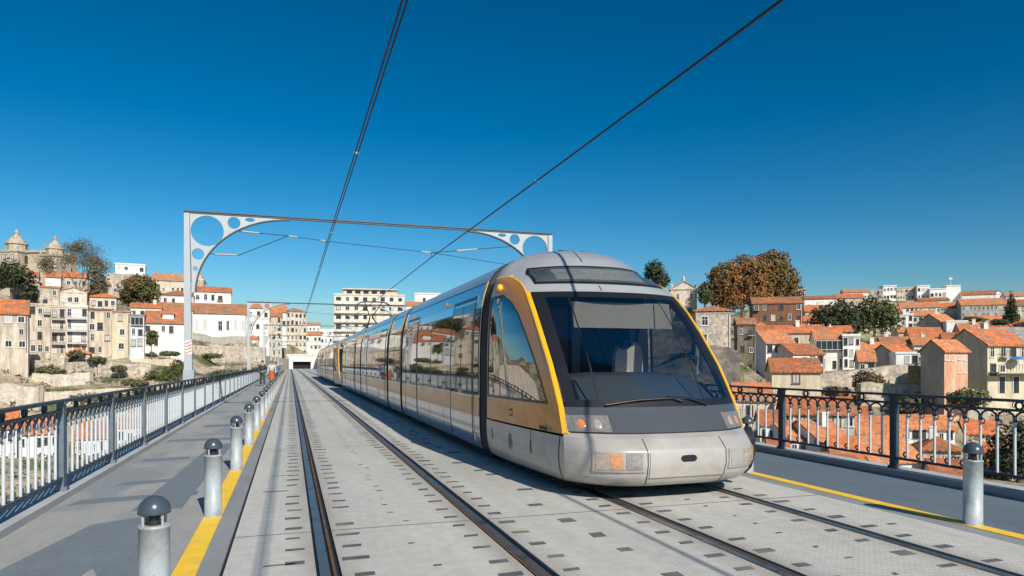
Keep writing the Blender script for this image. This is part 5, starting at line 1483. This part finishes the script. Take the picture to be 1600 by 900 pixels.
def tree(px, ybase, d, h, lobes, m, label, n=3500, s=.35, thr=-.12, name='tree', tr=.3, seed=None, group=None, nlimb=6):
    """lobes: (dx, dz, rx, rz[, dy]) in metres from the foot"""
    seed = seed or int(px+ybase)
    o = at(px, ybase, d); t = thing(name, label, 'tree' if name.endswith('tree') else 'bush', o, -PSI, group)
    CTRL_ok = True
    L3 = [(l[0], (l[4] if len(l)>4 else 0), l[1], l[2], l[2], l[3]) for l in lobes]
    crown_mesh(L3, n, s, seed, thr).build('crown', m, t, False)
    r = random.Random(seed); tb = MB()
    top = max(l[1] for l in lobes)
    tb.tube([(0,0,-2.5),(r.uniform(-.1,.1),0,top*.35),(r.uniform(-.3,.3),0,top*.75),(0,0,top)], [tr*1.2,tr,tr*.6,tr*.15], 7)
    for l in L3:
        z0 = top*r.uniform(.25,.5)
        for k in range(max(1,nlimb//len(L3))):
            e = Vector((l[0]+r.uniform(-.6,.6)*l[3], l[1]+r.uniform(-.6,.6)*l[4], l[2]+r.uniform(-.1,.7)*l[5]))
            a = Vector((0,0,z0)); mid = a.lerp(e,.5)+Vector((0,0,.1*top))
            tb.tube([a,mid,e], [tr*.5,tr*.28,tr*.06], 5)
    tb.build('trunk', BARK, t, False)
    return t
def m_(px, d): return px*d/F
# left
tree(18,470,172,10,[(-2.5,6.0,4.2,3.2),(2.2,5.6,3.6,3.0),(0,8.0,3.6,2.6),(-6.5,5.5,4,3.5),(4.6,2.2,3.0,2.2)],LF_DARK,'dark evergreen tree below the church at the left edge',4200,.34)
tree(218,484,186,11,[(0,5.6,5.4,3.9),(-2.8,3.4,3.2,2.6),(3.0,4.0,3.2,2.9),(.6,7.4,3.8,2.6)],LF_MIX,'round olive green tree under the flat white tower block',5200,.33)
tree(237,540,141,3.2,[(0,1.6,1.35,1.5),(.2,2.4,1.0,.9)],LF_GREEN,'small round bush in front of the white dormer house',1200,.2,name='round_bush',tr=.08)
tree(152,480,176,12,[(0,3.0,2.2,3.2),(.6,6.0,2.4,3.0),(-.6,8.8,2.0,2.0)],LF_DRY,'narrow brownish tree beside the bare tree on the left hill',2600,.30,thr=-.05)
# the bare tree
o = at(128, 478, 182); bt = thing('bare_tree', 'nearly leafless tree with spreading branches against the sky', 'tree', o, -PSI)
tb = MB(); tips = []; r5 = random.Random(11)
def grow(p, dirv, ln, rad, dep):
    e = p+dirv*ln; mid = p.lerp(e,.5)+Vector((r5.gauss(0,.05),r5.gauss(0,.05),r5.gauss(0,.04)))*ln
    tb.tube([p,mid,e],[rad,rad*.85,rad*.62],5 if dep < 3 else 4,cap=False)
    if dep >= 5: tips.append(e); return
    for k in range(3 if dep < 2 else 2):
        nd = (dirv+Vector((r5.gauss(0,.55),r5.gauss(0,.55),r5.gauss(.10,.32)))).normalized()
        grow(e, nd, ln*r5.uniform(.62,.85), rad*.58, dep+1)
grow(Vector((0,0,-1.5)), Vector((-.08,0,1)), 5.5, .30, 0)
tb.build('trunk', BARK, bt, False)
lm = MB(); vs = []; fs = []
for e in tips:
    for k in range(120):
        p = e+Vector((r5.gauss(0,.95),r5.gauss(0,.95),r5.gauss(0,.75))); a = Vector((r5.gauss(0,1),r5.gauss(0,1),r5.gauss(0,1))).normalized()*.17; b = a.orthogonal().normalized()*.09
        q = len(vs); vs += [p+a,p+b,p-a,p-b]; fs.append((q,q+1,q+2,q+3))
lm.add(vs, fs).build('crown', LF_DRY, bt, False)
for (px,yb,d,w,h,m,lab) in ((78,592,131,2.6,2.6,LF_GREEN,'wide hanging shrub on the broken terrace wall at left'),
        (100,606,126,1.4,2.2,LF_GREEN,'dark green shrub right of the wide hanging shrub'),
        (27,598,123,.9,1.4,LF_GREEN,'small shrub on the garden wall at the left edge'),
        (45,616,119,1.9,.9,LF_GREEN,'low flat shrub above the crumbling pale wall'),
        (152,566,134,1.7,1.1,LF_GREEN,'low bush on top of the long retaining wall'),
        (186,580,133,1.5,1.1,LF_DRY,'dry brownish shrub hanging on the long retaining wall'),
        (60,574,136,2.4,1.4,LF_DRY,'dry shrub under the narrow weathered block'),
        (255,604,134,3.4,3.6,LF_GREEN,'large dark green bush left of the gantry post'),
        (282,590,138,2.0,3.6,LF_GREEN,'upright green bush right beside the gantry post'),
        (312,570,165,2.4,2.0,LF_GREEN,'green bush behind the gantry post under the convent wall'),
        (265,556,143,2.2,1.0,LF_GREEN,'low hedge in front of the dormer house wall'),
        (330,592,150,5.0,1.5,LF_GREEN,'long green bush bank right of the gantry post'),
        (352,592,144,3.2,2.0,LF_GREEN,'leafy bush below the low rubble wall by the second gantry'),
        (392,584,160,2.4,1.6,LF_DRY,'dry bush left of the second gantry post'),
        (330,560,160,2.6,1.2,LF_GREEN,'ivy bush on the tall granite retaining wall'),
        (130,590,131,2.0,1.2,LF_GREEN,'shrub hanging in the middle of the left stone walls'),
        (12,620,116,1.6,1.4,LF_GREEN,'shrub on the crumbling pale wall at the left edge'),
        (120,560,137,1.6,1.6,LF_DRY,'dry shrub in front of the white balconied block'),
        (210,604,128,2.4,1.3,LF_DRY,'dry brown shrub under the pale low wall'),
        (160,626,116,5.2,1.4,LF_GREEN,'long grassy shrub strip over the left railing'),
        (215,618,120,3.0,1.5,LF_GREEN,'green shrub strip next to the large dark green bush'),
        (1112,552,100,1.6,1.0,LF_MIX,'bush on the stone cliff wall beside the tram pillar'),
        (1420,645,90,2.2,2.4,LF_DRY,'brownish bush just above the second right railing post'),
        (1356,610,98,2.2,2.8,LF_DRY,'dry ivy bush on the long stone terrace wall'),
        (1510,634,86,2.6,2.2,LF_GREEN,'green bush under the tall cream house'),
        (1445,605,101,1.4,1.6,LF_DARK,'dark ivy on the dark brown stone wall'),
        (1384,500,205,1.6,1.2,LF_DARK,'small dark bush under the dark round trees'),
        (1562,508,180,2.6,1.6,LF_DARK,'dark bush left of the orange roofs at the right edge'),
        (1520,502,200,2.6,1.4,LF_GREEN,'hedge in mid slope on the right bank'),
        (1600,520,175,3.0,2.8,LF_DARK,'dark bush cut by the right edge of the photo'),
        (1305,620,100,2.0,1.6,LF_MIX,'bush at the foot of the long stone terrace wall')):
    tree(px,yb,d,h,[(0,h*.5,w,h*.55),(w*.5,h*.4,w*.6,h*.45),(-w*.45,h*.35,w*.6,h*.4)],m,lab,int(500+170*w*h),.22,name='shrub',tr=.07,nlimb=3)
# right
tree(1160,492,172,15,[(-3.5,8.6,5.6,5.2),(1.0,10.8,5.4,4.4),(-6.8,6.0,3.6,4.0),(2.2,6.2,5.0,4.6),(-3,3.6,4.4,3.4)],LF_BRN,'big rusty brown autumn plane tree on the right skyline',18000,.30,thr=-.15,tr=.4)
tree(1207,488,176,16,[(0,12.0,4.8,4.2),(2.4,8.6,4.6,4.2),(-2.4,8.4,4.2,4.2),(5.4,4.8,3.0,2.8),(0,4.4,4,3)],LF_OLBR,'greenish brown plane tree right of the rusty one',15000,.30,thr=-.15,tr=.4)
tree(1102,480,170,7,[(0,3.4,2.0,2.6)],LF_GREEN,'small green tree at the left foot of the rusty plane tree',1300,.3)
tree(1022,455,150,8,[(0,4.2,2.4,2.8),(1.6,2.6,2.0,2.2)],LF_DARK,'dark tree top peeping over the right of the tram roof',2200,.28)
tree(1306,530,152,9,[(-2.4,4.4,3.6,3.4),(1.0,5.8,3.6,3.2),(3.2,3.4,3.2,3.2)],LF_DARK,'left one of two dark round evergreen trees in mid slope',4600,.30)
tree(1366,528,158,10,[(0,6.4,4.2,3.6),(-2.6,4.4,3.4,3.4),(2.8,4.6,3.4,3.6)],LF_GREEN,'right one of two dark round trees with sunlit green top',4800,.30)
tree(1282,512,176,5,[(0,2.4,2.2,2.2)],LF_MIX,'small shrubby tree left of the dark round evergreen trees',1000,.28)
tree(1580,506,205,10,[(0,1.8,2.4,1.6),(0,4.2,1.8,1.8),(0,6.6,1.2,1.7),(0,8.6,.6,1.5)],LF_DARK,'dark pointed conifer near the right edge',2600,.26,name='conifer_tree')
tree(1592,765,66,7,[(0,4.0,2.6,2.6),(-1.4,2.4,2.0,1.8),(2.0,3.0,2.4,2.6)],LF_DARK,'dark leafy tree below the railing at the right edge',3600,.22)
# ------------------------------------------------------------------ ground cover on the slopes
gr = random.Random(21); mb = MB(); vs = []; fs = []
FP = []
for o in list(COL.objects):
    pass
for zone, n in (((-75,-6,70,215),2300), ((20,175,50,240),4200)):
    k = 0
    while k < n:
        x = gr.uniform(zone[0], zone[1]); y = gr.uniform(zone[2], zone[3])
        if noise.noise(Vector((x*.06, y*.06, 3))) < -.12: k += .3; continue
        k += 1
        i = int(np.searchsorted(gx, x))-1; j = int(np.searchsorted(gy, y))-1
        fx = (x-gx[i])/(gx[i+1]-gx[i]); fy = (y-gy[j])/(gy[j+1]-gy[j])
        z = float((Z[j,i]*(1-fx)+Z[j,i+1]*fx)*(1-fy)+(Z[j+1,i]*(1-fx)+Z[j+1,i+1]*fx)*fy)
        s = gr.uniform(.25,1.0)**1.5*1.1
        for q in range(10):
            p = Vector((x+gr.gauss(0,.55)*s, y+gr.gauss(0,.55)*s, z+abs(gr.gauss(0,.4))*s)); a = Vector((gr.gauss(0,1),gr.gauss(0,1),gr.gauss(0,1))).normalized()*.24*s; b = a.orthogonal().normalized()*.16*s
            o_ = len(vs); vs += [p+a,p+b,p-a,p-b]; fs.append((o_,o_+1,o_+2,o_+3))
mb.add(vs, fs); tag(mb.build('undergrowth', LF_GREEN, None, False), 'low green scrub scattered over the hill slopes', 'undergrowth', kind='stuff')
